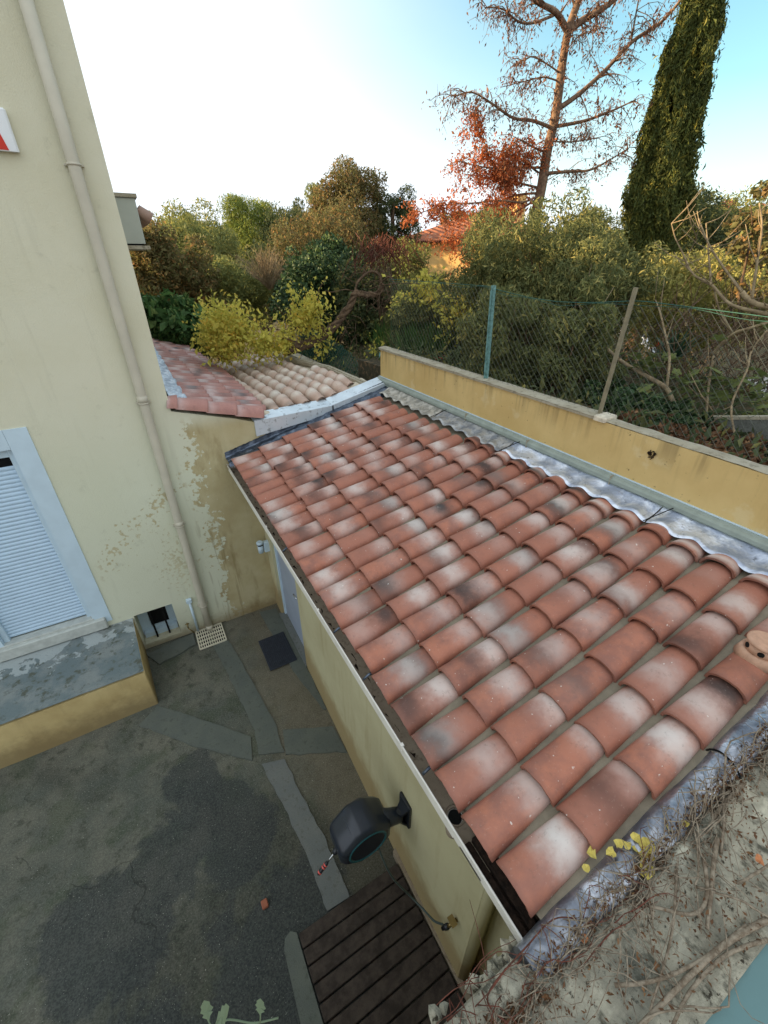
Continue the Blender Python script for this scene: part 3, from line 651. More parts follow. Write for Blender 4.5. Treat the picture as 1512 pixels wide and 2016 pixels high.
# zinc coping: folded sheet with a deep front fascia, kinked in the middle
def coping(name, p0, p1, d0, d1, yf=4.985, yb=5.20):
    b = MB(); x0, z0 = p0; x1, z1 = p1
    prof = lambda x, z, d: [(x, yf, z-d), (x, yf, z), (x, yf+.015, z+.006), (x, yb, z+.035), (x, yb, z-.05)]
    A = prof(x0, z0, d0); B = prof(x1, z1, d1)
    for i in range(4): b.add([A[i], B[i], B[i+1], A[i+1]], [(0, 1, 2, 3)])
    b.add([A[0], A[1], A[2], A[3], A[4]], [(0, 1, 2, 3, 4)]); b.add([B[0], B[1], B[2], B[3], B[4]], [(4, 3, 2, 1, 0)])
    return b.build(name, M['zinc'], an)
coping('zinc_coping', (1.10, 2.845), (2.125, 2.882), .19, .10)
coping('zinc_coping', (2.105, 2.886), (2.955, 3.085), .105, .075)

# ================================================================== SHED
shed = thing('shed', 'long yellow shed under a mottled terracotta tile roof with lead flashings', 'shed', (1.9, 2.6, 0))
def wx(y): return .90+.02*y
SL = .26; ang = math.atan(SL)
def P0(x): return 2.405+SL*(x-.75)
b = MB()
for (y0, y1, z0, z1) in ((.52, 3.68, -.02, 2.36), (4.72, 5.01, -.02, 2.36), (3.68, 4.72, 2.0, 2.36)):
    b.prism([(wx(y0), y0), (wx(y1), y1), (wx(y1)+.2, y1), (wx(y0)+.2, y0)][::-1], z0, z1)
# rounded outer corner and the recessed end
b.tube([(wx(.52)+.055, .535, -.02), (wx(.52)+.055, .535, 2.36)], .055, 16)
b.prism([(1.08, .16), (1.08, .515), (1.2, .515), (1.2, .16)][::-1], -.02, 2.36)
b.build('wall', M['shedwall'], shed)
b = MB(); b.box(1.25, 2.9, .3, 4.9, 2.0, 2.3); b.build('ceiling', M['under'], shed)
b = MB(); b.prism([(1.045, 3.68), (1.055, 4.72), (1.085, 4.72), (1.075, 3.68)][::-1], .02, 2.0); d_ = b.build('door', M['door'], shed)
b = MB()
b.box(1.03, 1.075, 4.68, 4.719, .0, 1.998); b.box(1.02, 1.065, 3.681, 3.72, .0, 1.998); b.build('door_frame', M['white'], d_)
b = MB(); b.tube([(1.04, 3.83, 1.02), (1.0, 3.83, 1.02), (.995, 3.92, 1.02)], .009, 8); b.build('handle', M['chrome'], d_)
b = MB(); b.box(.96, 1.12, 3.66, 4.74, -.02, .035); b.build('threshold', M['strip'], shed)
for (y0, z0, w, h) in ((2.42, 2.0, .16, .30), (1.35, 1.98, .10, .32), (1.05, 1.92, .14, .26)):
    b = MB(); x_ = wx(y0)-.003; b.extr([(wx(y0)-.0025, y0, z0+.12), (wx(y0+w)-.0025, y0+w, z0), (wx(y0+w)-.0025, y0+w, 2.36), (wx(y0)-.0025, y0, 2.36)], (.002, 0, 0)); b.build('bare_patch', plain('bare_render', srgb(120, 98, 58), .95, 0, .3, 16, .4), shed)
# gutter: white folded box with silt inside
b = MB(); GY0, GY1 = .30, 4.93
b.box(.689, .693, GY0-.10, GY1, 2.372, 2.404); b.tube([(.690, GY0-.10, 2.404), (.690, GY1, 2.404)], .0045, 8); b.box(.693, .697, GY0-.1, GY1, 2.33, 2.376); b.box(.693, .93, GY0+.3, GY1, 2.32, 2.33); b.box(.693, .93, GY1-.01, GY1+.001, 2.33, 2.40)
gut = b.build('gutter', M['gutw'], shed)
# silt floor with a round outlet
b = MB(); hc = (.748, .655); hr = .036; ring = [(hc[0]+hr*math.cos(a*math.pi/12), hc[1]+hr*math.sin(a*math.pi/12)) for a in range(24)]
sq = []
for a in range(24):
    c_, s_ = math.cos(a*math.pi/12), math.sin(a*math.pi/12); m_ = max(abs(c_), abs(s_)); sq.append((hc[0]+.055*c_/m_, hc[1]+.1*s_/m_))
v = [(x, y, 2.345) for x, y in ring]+[(x, y, 2.345) for x, y in sq]
b.add(v, [(i, (i+1) % 24, 24+(i+1) % 24, 24+i)[::-1] for i in range(24)])
b.add([(x, y, 2.345) for x, y in ring]+[(x, y, 2.22) for x, y in ring], [(i, (i+1) % 24, 24+(i+1) % 24, 24+i) for i in range(24)])
b.box(.697, .93, .755, GY1-.01, 2.331, 2.345); b.box(.803, .93, .555, .755, 2.331, 2.3449); b.box(.693, .93, .42, .555, 2.331, 2.3452)
b.build('silt', M['guti'], gut)
b = MB(); b.tube([(hc[0], hc[1], 2.3455), (hc[0], hc[1], 2.352)], [hr*1.28, hr*1.24], 24, caps=False); b.tube([(hc[0], hc[1], 2.352), (hc[0], hc[1], 2.2)], [hr*1.24, hr*.92], 24, caps=False)
ou_ = b.build('outlet', M['guti'], gut); b = MB(); b.tube([(hc[0], hc[1], 2.335), (hc[0], hc[1], 2.31)], hr*.86, 24); b.build('outlet_hole', M['dark'], ou_)
b = MB()
for k in range(3): b.bbox(.70+k*.045, .738+k*.045, .19, .545, 2.345+k*.001, 2.362+k*.012, .005)
b.box(.70, .9, .2, .52, 2.335, 2.345)
b.build('rotten_board', M['wood_dark'], gut)
b = MB(); g2 = random.Random(3)      # rusty flakes lying in the silt
for i in range(34):
    y = 1.0+i*.115+g2.uniform(-.04, .04); x = .735+g2.uniform(-.012, .012)
    b.add([(x+g2.uniform(-.012, .012), y+g2.uniform(-.035, .035), 2.3465+.001*k_) for k_ in range(5)], [(0, 1, 2), (0, 2, 3), (0, 3, 4)])
b.build('debris', M['wood_dark'], gut)['kind'] = 'stuff'
for y in (1.02, 2.12, 3.35): b = MB(); b.box(.683, .70, y-.009, y+.009, 2.37, 2.411); b.build('joint', M['gutw'], gut)
for y in (1.87, 1.455, .85, 2.9):
    b = MB(); b.tube([(.70, y, 2.41), (.735, y, 2.432), (.80, y-.004, P0(.8)+.02)], .008, 8); b.build('bracket', M['lead_dark'], gut)

# roof field
cs, sn = math.cos(ang), math.sin(ang)
U = Vector((cs, 0, sn)); Nn = Vector((-sn, 0, cs)); S = U.cross(Nn)
b = MB(); b.grid(lambda u, v: (.775+u*2.125, .13+v*4.87, P0(.775+u*2.125)+.013+.012*math.cos(2*math.pi*((v*4.87+.13)-.4)/.2025+math.pi)*-1+.0012*math.cos(u*2.16*2*math.pi/.012)), 100, 200)
b.build('roof_underlay', M['under'], shed)
b = MB(); b.extr([(.88, .13, P0(.88)-.005), (2.9, .13, P0(2.9)-.005), (2.9, .13, P0(2.9)-.06), (.88, .13, P0(.88)-.06)], (0, 4.86, 0)); b.build('roof_deck', M['wood_dark'], shed)
T = Tiles(); gt = np.random.default_rng(5)
PIT = .2025; EXP = .3195
presets = {(0, 0): (.62, .95, .9, 0), (0, 1): (.9, .5, .45, .55), (0, 2): (.6, .9, 0, 0), (0, 3): (.35, .6, .75, .9), (1, 0): (.8, .55, 0, 0), (1, 1): (.9, .6, 0, 0)}
for j in range(23):
    y = .315+j*PIT
    for k in range(7):
        if j == 0 and k == 4: continue
        x = .752+k*EXP+gt.uniform(-.012, .012)+(0 if j % 3 else .01)
        c = tcol(gt, .52, .82)
        if (j, k) in presets: q = presets[(j, k)]; c.update(wpos=q[0], wamt=q[1], dpos=q[2], damt=q[3])
        if k == 0: x = .752+gt.uniform(-.006, .006)
        L = .40
        wj = .190+gt.uniform(-.003, .003)
        if k == 6:
            x = 2.655+gt.uniform(-.02, .02)
            if y > 3.0: continue
            L = .16; r_ = gt.random()
            if r_ < .3: c = dict(hue=1, wpos=.5, wamt=0, dpos=.4, damt=1.)
            elif r_ < .7: c = dict(hue=0, wpos=.3, wamt=.7, dpos=0, damt=.25)
        if k == 5: L = .36
        yaw_ = gt.uniform(-.022, .022)
        Uj = (U+Vector((0, yaw_, 0))).normalized(); Nj = (Nn+S*gt.uniform(-.05, .05)).normalized(); Sj = Uj.cross(Nj).normalized()
        T.tile(Vector((x, y+gt.uniform(-.006, .006), P0(x)-.002+gt.uniform(-.003, .003))), Uj, Sj, Nj, L, wj, .160, .084, .066, .013, .026+gt.uniform(-.005, .006), c, 14, 6)
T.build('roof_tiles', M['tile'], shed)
# vent tile
T = Tiles(); xv = .752+4*EXP; T.tile(Vector((xv, .315, P0(xv))), U, S, Nn, .40, .18, .15, .08, .064, .013, .026, dict(hue=.1, wpos=.95, wamt=.5, dpos=.3, damt=.3), 14, 6)
vt = T.build('vent_tile', M['tile'], shed)
mt_v = plain('pale_terracotta', srgb(184, 146, 122), .8, 0, .12, 30, .25)
b = MB(); cx_, cy_ = xv+.225, .315; zz = P0(cx_)
b.tube([(cx_, cy_, zz+.05), (cx_, cy_, zz+.085), (cx_, cy_, zz+.10), (cx_, cy_, zz+.101)], [.092, .082, .078, .07], 28); b.tube([(cx_, cy_, zz+.10), (cx_, cy_, zz+.145)], [.066, .064], 28)
b.tube([(cx_, cy_, zz+.145), (cx_, cy_, zz+.150), (cx_, cy_, zz+.160), (cx_, cy_, zz+.164)], [.070, .074, .073, .064], 28); b.build('vent_cap', mt_v, vt)
for a in range(0, 360, 60):
    b = MB(); d = Vector((math.cos(R(a+15)), math.sin(R(a+15)), 0)); p = Vector((cx_, cy_, zz+.122)); b.tube([p+d*.06, p+d*.0672], .0135, 12); b.build('vent_hole', M['dark'], vt)
# lead rake roll at the near edge
def roll(u, v):
    x = .655+u*2.4; a = math.pi*(v*1.12-.06); r = .062+.008*mnoise.noise(Vector((x*4, 0, 1)))
    y = .138-.062*math.cos(a)*-1*-1; 
    y = .142+r*1.08*math.cos(a); z = P0(x)+.005+r*.95*max(-.3, math.sin(a))+.010*mnoise.noise(Vector((x*7, v*4, 2)))+.004*mnoise.noise(Vector((x*26, v*9, 5)))
    return (x, y, z)
b = MB(); b.grid(roll, 190, 16)
b.add([roll(0, i/8) for i in range(9)]+[(.64, .14, P0(.65)-.10)], [(i, i+1, 9) for i in range(8)])
b.grid(lambda u, v: (.66-.02*u+.02*mnoise.noise(Vector((u*5, v*7, 1))), .21-.13*v, P0(.66)+.03*math.sin(math.pi*v)-.16*u), 5, 6)
b.build('lead_roll', M['lead'], shed)
b = MB()
for x in (1.72,): b.tube([(x+.01*math.sin(a*.5), .142+.072*math.cos(math.pi*a/12), P0(x)+.008+.064*math.sin(math.pi*a/12)) for a in range(13)], .004, 6)
b.build('lead_seam', M['dark'], shed)
# lead flashing sheets under the ochre wall
def top_sheet(y0, y1, mat, seed, name='flashing_sheet'):
    b = MB(); n = int((y1-y0)*70)
    def f(u, v):
        y = y0+v*(y1-y0); ph = math.cos(2*math.pi*(y-.315)/PIT)
        x = 2.725+.006*ph+.012*mnoise.noise(Vector((y*6, seed, 0)))+u*(2.93-2.735)
        cr = .060+.011*(ph if ph > 0 else ph*1.0)
        z = P0(x)+.026+cr*(1-u)**.7+.075*u*u+.007*mnoise.noise(Vector((x*14, y*9, seed)))
        if u < .001: z -= .012
        return (x, y, z)
    b.grid(f, 14, n); return b.build(name, mat, shed)
top_sheet(3.69, 4.86, mat_lead('lead_dull', srgb(184, 180, 170), srgb(140, 138, 130), 1.4, (.45, .65), .5, .5), 1); top_sheet(2.60, 3.68, mat_lead('lead_mixed', srgb(168, 168, 166), srgb(128, 132, 138), 1.2, (.35, .6), .6), 2); top_sheet(1.22, 2.59, M['lead_top'], 3); top_sheet(.10, 1.21, M['lead_top'], 4)
for y in (3.685, 2.595, 1.215):
    b = MB(); b.tube([(2.70+i*.03, y-.012*i+.004, P0(2.70+i*.03)+.085+.006*i) for i in range(8)], [.0035]*8, 5); b.build('seam_strip', M['dark'], shed)
# dark lead along the house wall
def farlead(u, v):
    x = .70+u*2.25; prof = [(4.80, .035), (4.835, .075), (4.875, .070), (4.915, .088), (4.95, .068), (5.0, .080), (5.008, .125), (5.009, .14)]
    k = v*7; i = min(6, int(k)); fr = k-i; y = prof[i][0]*(1-fr)+prof[i+1][0]*fr; z = prof[i][1]*(1-fr)+prof[i+1][1]*fr
    return (x, y+.006*mnoise.noise(Vector((x*12, v*3, 1))), P0(x)+z-.012+.016*mnoise.noise(Vector((x*10, v*6, 3)))*(1 if v < .85 else 0)+.007*mnoise.noise(Vector((x*38, v*12, 3))))
b = MB(); b.grid(farlead, 180, 21); b.build('wall_flashing', M['lead_dark'], shed)

# ================================================================== OCHRE BOUNDARY WALL
ow_ = thing('boundary_wall', 'ochre rendered boundary wall with a thin stone cap above the shed roof', 'wall', (3.0, 1.5, 2.0))
b = MB(); b.box(2.925, 3.045, -4, 5.17, -.3, 3.462); b.build('wall', M['yellow'], ow_)
b = MB()
def capf(u, v):
    y = 1.90+v*3.3; e = .006*mnoise.noise(Vector((y*7, u*3, 0)))
    return (2.905+u*.155+e*.7, y, 3.486+e+.01*math.sin(math.pi*u))
b.grid(capf, 6, 110); b.box(2.909, 3.057, 1.9, 5.19, 3.463, 3.484); b.build('cap', M['coping'], ow_)
b = MB(); b.grid(lambda u, v: (2.923+u*.125+.004*mnoise.noise(Vector((v*60, u*3, 6))), -4+v*5.88, 3.468+.01*mnoise.noise(Vector((v*40, u*4, 2)))+.012*math.sin(math.pi*u)), 6, 160); b.build('worn_top', M['coping'], ow_)
b = MB(); b.bbox(2.90, 3.05, 1.80, 1.90, 3.462, 3.50, .01); b.build('mortar_lump', M['mortar'], ow_)
b = MB()
prof = [(2.924, 3.118), (2.905, 3.118), (2.900, 3.108), (2.888, 3.104), (2.876, 3.092), (2.874, 3.068), (2.886, 3.058), (2.886, 3.034), (2.924, 3.03)]
b.extr([(x, -4, z) for x, z in prof][::-1], (0, 9.2, 0)); b.build('moulding', M['trim'], ow_)
b = MB(); b.box(2.912, 2.924, -4, 5.18, 3.119, 3.126); b.build('moulding_edge', M['white'], ow_)
for y in (3.3, 1.62, 2.45):
    b = MB(); b.box(2.872, 2.924, y-.002, y+.002, 3.03, 3.1185); b.build('moulding_joint', M['coping'], ow_)
b = MB(); rr = random.Random(5)
for k in range(26):
    a = rr.uniform(0, 6.28); r1 = rr.uniform(.004, .022); b.tube([(2.922, 1.412+r1*math.cos(a), 3.352+r1*math.sin(a)), (2.915-rr.random()*.006, 1.412+(r1+.012)*math.cos(a+.7), 3.352+(r1+.012)*math.sin(a+.7))], .003, 4)
b.build('rusty_fixing', M['wood_dark'], ow_)

# low garden wall behind the faded roof
gw = thing('garden_wall', 'short ochre wall with sloping grey cap beside the green net', 'wall', (2.9, 8, 2.3))
b = MB(); b.prism([(2.26, 9.02), (2.88, 9.10), (2.96, 5.25), (3.06, 5.25), (2.98, 9.22), (2.26, 9.14)], -.3, 2.80); b.build('wall', M['yellow'], gw)
b = MB(); b.prism([(2.84, 9.12), (2.92, 5.25), (3.09, 5.25), (3.01, 9.25)], 2.802, 2.845); b.prism([(2.24, 9.0), (2.838, 9.08), (2.838, 9.24), (2.24, 9.16)], 2.803, 2.83); b.build('cap', M['coping'], gw)
# rough block wall seen through the fence
bw = thing('block_wall', 'rough grey block wall behind the wire fence at the right edge', 'wall', (4.2, .9, 3.1))
a_ = W(1372, 822, 4.75); c_ = W(1650, 822, 4.15); b = MB()
dvec = (Vector((c_.x, c_.y, 0))-Vector((a_.x, a_.y, 0))); nrm = Vector((-dvec.y, dvec.x, 0)).normalized()
b.extr([(a_.x, a_.y, 3.0), (c_.x, c_.y, 3.0), (c_.x, c_.y, c_.z-.02), (a_.x, a_.y, a_.z-.02)], nrm*.15); b.build('wall', M['block'], bw)
b = MB(); b.extr([(a_.x-.01, a_.y, a_.z-.018), (c_.x, c_.y, c_.z-.018), (c_.x, c_.y, c_.z+.01), (a_.x-.01, a_.y, a_.z+.01)], nrm*.17-dvec*0); b.build('cap', M['coping'], bw)

# ================================================================== FENCE
fn = thing('wire_fence', 'sagging green chain link fence on leaning posts along the ochre wall', 'fence', (2.99, 2.5, 3.48))
FX = 2.985
p1 = MB(); dirp = (W(970, 562, 1)-Vector((0, 0, H)))
def onX(px, py, X): d = _f+_r*((px-756)/F)+_u*((1008-py)/F); return Vector((0, 0, H))+d*(X/d.x)
A1, B1 = onX(957, 748, FX), onX(972, 562, FX)
def post(b, A, B, w, d):
    v = (B-A); b.extr([A+Vector((-d, -w, 0)), A+Vector((d, -w, 0)), A+Vector((d, w, 0)), A+Vector((-d, w, 0))], v)
post(p1, A1-Vector((0, 0, .06)), B1, .019, .012); p1.extr([A1+Vector((-.03, -.004, -.04)), A1+Vector((-.01, -.004, -.04)), A1+Vector((-.01, .004, -.04)), A1+Vector((-.03, .004, -.04))], B1-A1)
for i in range(8): q = A1.lerp(B1, .08+i*.12); p1.box(q.x-.018, q.x-.0125, q.y-.008, q.y+.008, q.z-.016, q.z+.016)
p1.build('post', M['postg'], fn)
A2, B2 = onX(1178, 822, FX), onX(1252, 566, FX); p2 = MB(); post(p2, A2-Vector((0, 0, .05)), B2, .012, .010); p2.build('post', M['postb'], fn)['label'] = 'thin weathered post'
A3 = Vector((FX, .1, 3.46)); p3 = MB(); post(p3, A3, A3+Vector((0, 0, .9)), .012, .01); p3.build('post', M['postb'], fn)
b = MB()
def topz(y): return 4.26-.05*math.sin(math.pi*min(1, max(0, (3.2-y)/1.35)))+(-.04*max(0, 1.88-y)) + (.02 if y > 3.2 else 0)
def botz(y): return 3.50
cell = .062; NZ = int(.78/cell*2)
def wirept(s, z, jx=0): return (FX+.03*mnoise.noise(Vector((s*1.3, z*1.5, 0)))+.02, s, z)
y0f, y1f = -.2, 5.1
nd = int((y1f-y0f)/cell)
for sgn in (1, -1):
    for i in range(-14, nd+14):
        pts = []
        for k in range(0, 27):
            z = 3.495+k*cell/2; s = y0f+i*cell+sgn*k*cell/2
            if s < y0f or s > y1f or z > topz(s): 
                if len(pts) > 1: b.tube(pts, .0013, 3, caps=False, smooth=False)
                pts = []; continue
            pts.append(wirept(s, z))
        if len(pts) > 1: b.tube(pts, .0013, 3, caps=False, smooth=False)
b.build('mesh', M['wiredark'], fn)
b = MB(); b.tube([wirept(y0f+i*.1, topz(y0f+i*.1)+.004) for i in range(54)], .003, 5); b.tube([wirept(y0f+i*.1, topz(y0f+i*.1)-.012-.01*math.sin(i)) for i in range(54)], .002, 4); b.build('top_wire', M['wire'], fn)

# green net further left
nf = thing('green_net', 'dark green hexagonal netting hung between the two ochre walls', 'net', (3.6, 8, 2.4))
b = MB(); na, nb_ = W(560, 690, 9.9), W(752, 660, 6.6); na.z = nb_.z = 0
dn = (nb_-na); Ln = dn.length; dn.normalize(); cell = .085
def npt(s, z): p = na+dn*s+Vector((-dn.y, dn.x, 0))*(.10*mnoise.noise(Vector((s*1.2, z, 3)))); return (p.x, p.y, z-.05*math.sin(s*2))
for sgn in (1, -1):
    for i in range(-26, int(Ln/cell)+26):
        pts = []
        for k in range(0, 30):
            z = 2.35+k*cell/2; s = i*cell+sgn*k*cell/2
            if 0 <= s <= Ln and z < 3.25+.12*math.sin(s*1.4): pts.append(npt(s, z))
            else:
                if len(pts) > 1: b.tube(pts, .0035, 3, caps=False, smooth=False)
                pts = []
        if len(pts) > 1: b.tube(pts, .0035, 3, caps=False, smooth=False)
b.build('mesh', M['wire'], nf)
for s in (0.02, Ln-.05): b = MB(); p = na+dn*s; b.tube([(p.x, p.y, 2.2), (p.x, p.y, 3.3)], .02, 8); b.build('post', M['postg'], nf)

# ================================================================== YARD OBJECTS
fg = thing('floor_grate', 'cream plastic floor drain grate under the rain pipe', 'drain grate', (.005, 4.82, 0))
b = MB(); gx0, gx1, gy0, gy1 = -.165, .175, 4.63, 4.985
for k in range(13):
    x = gx0+k*(gx1-gx0)/12; w = .008 if k in (0, 12) else .0055; b.box(x-w, x+w, gy0, gy1, .004, .024)
for k, y in enumerate(np.linspace(gy0, gy1, 6)): b.box(gx0, gx1, y-(.008 if k in (0, 5) else .005), y+(.008 if k in (0, 5) else .005), .005, .0235)
b.build('grid', M['grate'], fg); b = MB(); b.box(gx0+.005, gx1-.005, gy0+.005, gy1-.005, -.02, .0035); b.build('sump', M['dark'], fg)
dm = thing('door_mat', 'black ribbed rubber mat in front of the shed door', 'door mat', (.73, 4.1, 0))
b = MB(); b.bbox(.545, .90, 3.83, 4.39, .006, .018, .006)
for k in range(14): b.box(.56+k*.024, .57+k*.024, 3.85, 4.37, .0185, .0225)
b.build('mat', M['rubber'], dm)
# slatted wooden duckboard
dk = thing('duckboard', 'dark brown slatted wooden duckboard on the yard floor beside the shed', 'duckboard', (.45, .8, 0))
for k in range(11):
    y1 = 1.315-k*.105; sk = lambda x, y: y+.06*(0)
    b = MB(); b.bbox(.0+.004*math.sin(k*3), .885+.004*math.cos(k*5), y1-.094, y1, .03, .052, .005); b.build('slat', M['deck'], dk)
for x in (.06, .44, .82):
    b = MB(); b.box(x-.03, x+.03, .16, 1.31, .0, .029); b.build('batten', M['wood_dark'], dk)
kb = thing('rubber_kerb', 'grey rounded kerb strip along the left of the duckboard', 'kerb', (-.08, 1.0, 0))
b = MB(); b.prism([(-.10, 1.34), (-.05, 1.36), (-.01, 1.33), (-.012, .2), (-.16, .2), (-.15, .75), (-.125, 1.28)][::-1], -.02, .05); b.build('strip', M['patch'], kb)
kb = thing('cement_upstand', 'dirty cement upstand between the duckboard and the shed wall', 'kerb', (.92, .9, 0))
b = MB(); b.prism([(.895, .2), (.897, 1.40), (.945, 1.42), (.93, .2)][::-1], -.02, .07); b.build('strip', M['guti'], kb)
b = MB(); b.bbox(-.20, -.15, 1.60, 1.66, .004, .03, .006); tag(b.build('brick_shard', M['terracotta']), 'small broken piece of orange brick lying on the yard floor', 'brick shard')
# lamp on the shed corner
lp = thing('wall_lamp', 'small white cylinder wall lamp on the corner by the shed door', 'lamp', (.93, 4.8, 1.2))
lx, ly, lz = .93, 4.86, 1.18
b = MB(); b.bbox(lx-.0, lx+.09, ly-.035, ly+.035, lz-.09, lz+.06, .006); b.build('backplate', M['white'], lp)
b = MB(); b.tube([(lx-.045, ly, lz-.09), (lx-.045, ly, lz+.02)], .036, 18); b.tube([(lx-.045, ly, lz+.045), (lx-.045, ly, lz+.07), (lx-.045, ly, lz+.08)], [.045, .045, .036], 18); b.build('body', M['white'], lp)
b = MB(); b.tube([(lx-.045, ly, lz+.02), (lx-.045, ly, lz+.045)], .033, 18); b.build('lens', M['dark'], lp)

# hose reel
hr_ = thing('hose_reel', 'black wall mounted garden hose reel with teal rings beside the gutter', 'hose reel', (.92, 1.27, .9))
b = MB(); px_ = wx(1.27)
b.bbox(px_-.022, px_-.001, 1.205, 1.345, .87, 1.15, .004)
b.extr([(px_-.022, 1.22, 1.12), (px_-.022, 1.32, 1.12), (px_-.075, 1.30, 1.05), (px_-.075, 1.24, 1.05)], (0, 0, -.03)); b.extr([(px_-.022, 1.22, .88), (px_-.022, 1.32, .88), (px_-.075, 1.30, .95), (px_-.075, 1.24, .95)], (0, 0, .03))
b.tube([(px_-.06, 1.27, .93), (px_-.06, 1.27, 1.07)], .026, 16)
for (y_, z_) in ((1.218, .89), (1.322, .89), (1.218, 1.11), (1.322, 1.11)): b.tube([(px_-.023, y_, z_), (px_-.027, y_, z_)], .006, 8)
b.build('bracket', M['black'], hr_)
RC = Vector((.575, 1.335, 1.0)); rad = .195
b = MB()
def prof_oct(k, n=32, r=1.):
    a = 2*math.pi*k/n; c_, s_ = math.cos(a), math.sin(a); m_ = 1/max(abs(c_), abs(s_), (abs(c_)+abs(s_))/1.36); return c_*m_*r, s_*m_*r
rings = [(-.122, .80), (-.116, .88), (-.085, 1.0), (.085, 1.0), (.116, .88), (.122, .80)]
n = 40; vv = []
for dy, sc in rings:
    for k in range(n):
        c_, s_ = prof_oct(k, n, rad*sc); vv.append((RC.x+c_*1.02, RC.y+dy, RC.z+s_*.98))
ff = [(i*n+k, i*n+(k+1) % n, (i+1)*n+(k+1) % n, (i+1)*n+k) for i in range(5) for k in range(n)]
b.add(vv, [f[::-1] for f in ff], True); b.add(vv[:n], [tuple(range(n))[::-1]]); b.add(vv[-n:], [tuple(range(n))])
b.tube([(RC.x+.13, 1.31, 1.02), (RC.x+.21, 1.29, 1.02), (px_-.06, 1.27, 1.01)], [.085, .06, .052], 16)
b.build('housing', M['blackgloss'], hr_)
b = MB(); b.bbox(RC.x-.10, RC.x+.09, RC.y-.07, RC.y+.07, RC.z+.168, RC.z+.178, .02); b.box(RC.x+.03, RC.x+.034, RC.y-.05, RC.y+.05, RC.z+.178, RC.z+.181); b.build('lid', M['blackgloss'], hr_)
for sgn in (-1, 1):
    b = MB()
    def tor(u, v, sgn=sgn):
        a = 2*math.pi*u; c = 2*math.pi*v; r = .140+.010*math.cos(c); return (RC.x+r*math.cos(a), RC.y+sgn*(.121+.006*math.sin(c)), RC.z+r*math.sin(a))
    b.grid(tor, 40, 8); b.build('ring', M['tealring'], hr_)
b = MB(); b.tube([(RC.x-.175, RC.y, RC.z-.06), (RC.x-.20, RC.y-.002, RC.z-.08), (RC.x-.215, RC.y-.005, RC.z-.09)], [.018, .024, .016], 14); b.build('hose_stop', M['black'], hr_)
gun = MB(); g0 = Vector((RC.x-.215, RC.y-.005, RC.z-.09)); gd = Vector((-.78, -.10, -.62)).normalized()
gun.tube([g0, g0+gd*.075], .0065, 10); o_ = gun.build('spray_lance', M['chrome'], hr_)
gun = MB(); gun.tube([g0+gd*.07, g0+gd*.085, g0+gd*.15, g0+gd*.172], [.010, .014, .0145, .008], 14); gun.build('grip', M['black'], o_)
gun = MB()
for q in (.088, .108, .150): gun.tube([g0+gd*q, g0+gd*(q+.010)], .0155, 14)
gun.build('grip_band', plain('coral_rubber', srgb(214, 96, 90), .5, 0, .05, 8, 0), o_)
b = MB(); T0 = Vector((wx(.64)-.03, .64, .80))
hp = [Vector((.66, 1.22, .84)), Vector((.68, 1.14, .70)), Vector((.72, 1.08, .55)), Vector((.80, 1.0, .38)), Vector((.85, .88, .36)), Vector((.86, .78, .45)), Vector((.865, .70, .62)), T0-Vector((.045, -.02, .05))]
def bez(P, n=8):
    out = []
    for i in range(len(P)-1):
        p0 = P[max(0, i-1)]; p1 = P[i]; p2 = P[i+1]; p3 = P[min(len(P)-1, i+2)]
        for k in range(n):
            t = k/n; out.append(.5*((2*p1)+(p2-p0)*t+(2*p0-5*p1+4*p2-p3)*t*t+(3*p1-p0-3*p2+p3)*t**3))
    return out+[P[-1]]
b.tube(bez(hp), .0075, 8); b.build('feed_hose', plain('grey_hose', srgb(70, 82, 80), .5, 0, .06, 10, 0), hr_)
tp = thing('garden_tap', 'small outdoor tap with black hose connectors low on the shed wall', 'tap', (wx(.64), .64, .8))
b = MB(); b.tube([(wx(.64), .64, .82), (wx(.64)-.05, .64, .82), (wx(.64)-.06, .645, .80)], .012, 10); b.tube([(wx(.64)-.04, .64, .82), (wx(.64)-.04, .64, .86)], .008, 8); b.box(wx(.64)-.06, wx(.64)-.02, .61, .67, .86, .868); b.build('spout', M['brass'], tp)
b = MB(); q0, q1 = Vector((wx(.64)-.06, .645, .80)), T0-Vector((.045, -.02, .05))
b.tube([q0, q0.lerp(q1, .3), q0.lerp(q1, .35), q0.lerp(q1, .7), q0.lerp(q1, .75), q1+(q1-q0)*.5], [.015, .015, .019, .019, .015, .013], 12); b.build('connector', M['black'], tp)
# ================================================================== NEAR TERRACE WALL AND DRIED VINE
tw = thing('terrace_wall', 'crumbling grey mortar topped wall carrying dried vine stems at the lower right', 'wall', (1.2, -.2, 0))
def zst(x): return P0(max(x, .62))+.0-.12*max(0, .62-x)
b = MB(); b.prism([(-1.5, -2.2), (3.4, -2.2), (3.4, .075), (.62, .075), (.62, .15), (-1.5, .15)], -.3, 2.30); 
b.extr([(.3, -2.2, 2.28), (3.4, -2.2, 2.28), (3.4, -2.2, P0(3.4)-.05), (.6, -2.2, P0(.6)-.06)], (0, 2.26, 0)); b.build('wall', M['shedwall'], tw)
def stonef(u, v):
    x = .15+u*3.0; y = .20-v*.42 if x < .62 else .105-v*.33
    if x < .72: k = sstep(.60, .72, x); y = (.20-v*.42)*(1-k)+(.105-v*.33)*k
    z = zst(x)+.012+.035*math.exp(-((v-.12)/.12)**2)+.018*mnoise.noise(Vector((x*6, y*6, 1)))+.010*mnoise.noise(Vector((x*22, y*22, 2)))+.005*mnoise.noise(Vector((x*60, y*60, 3)))
    if v < .02: z -= .10
    if v > .985: z -= .12
    return (x, y, z)
b = MB(); b.grid(stonef, 300, 60); b.build('mortar_top', M['stone'], tw)
b = MB(); rr = random.Random(9)
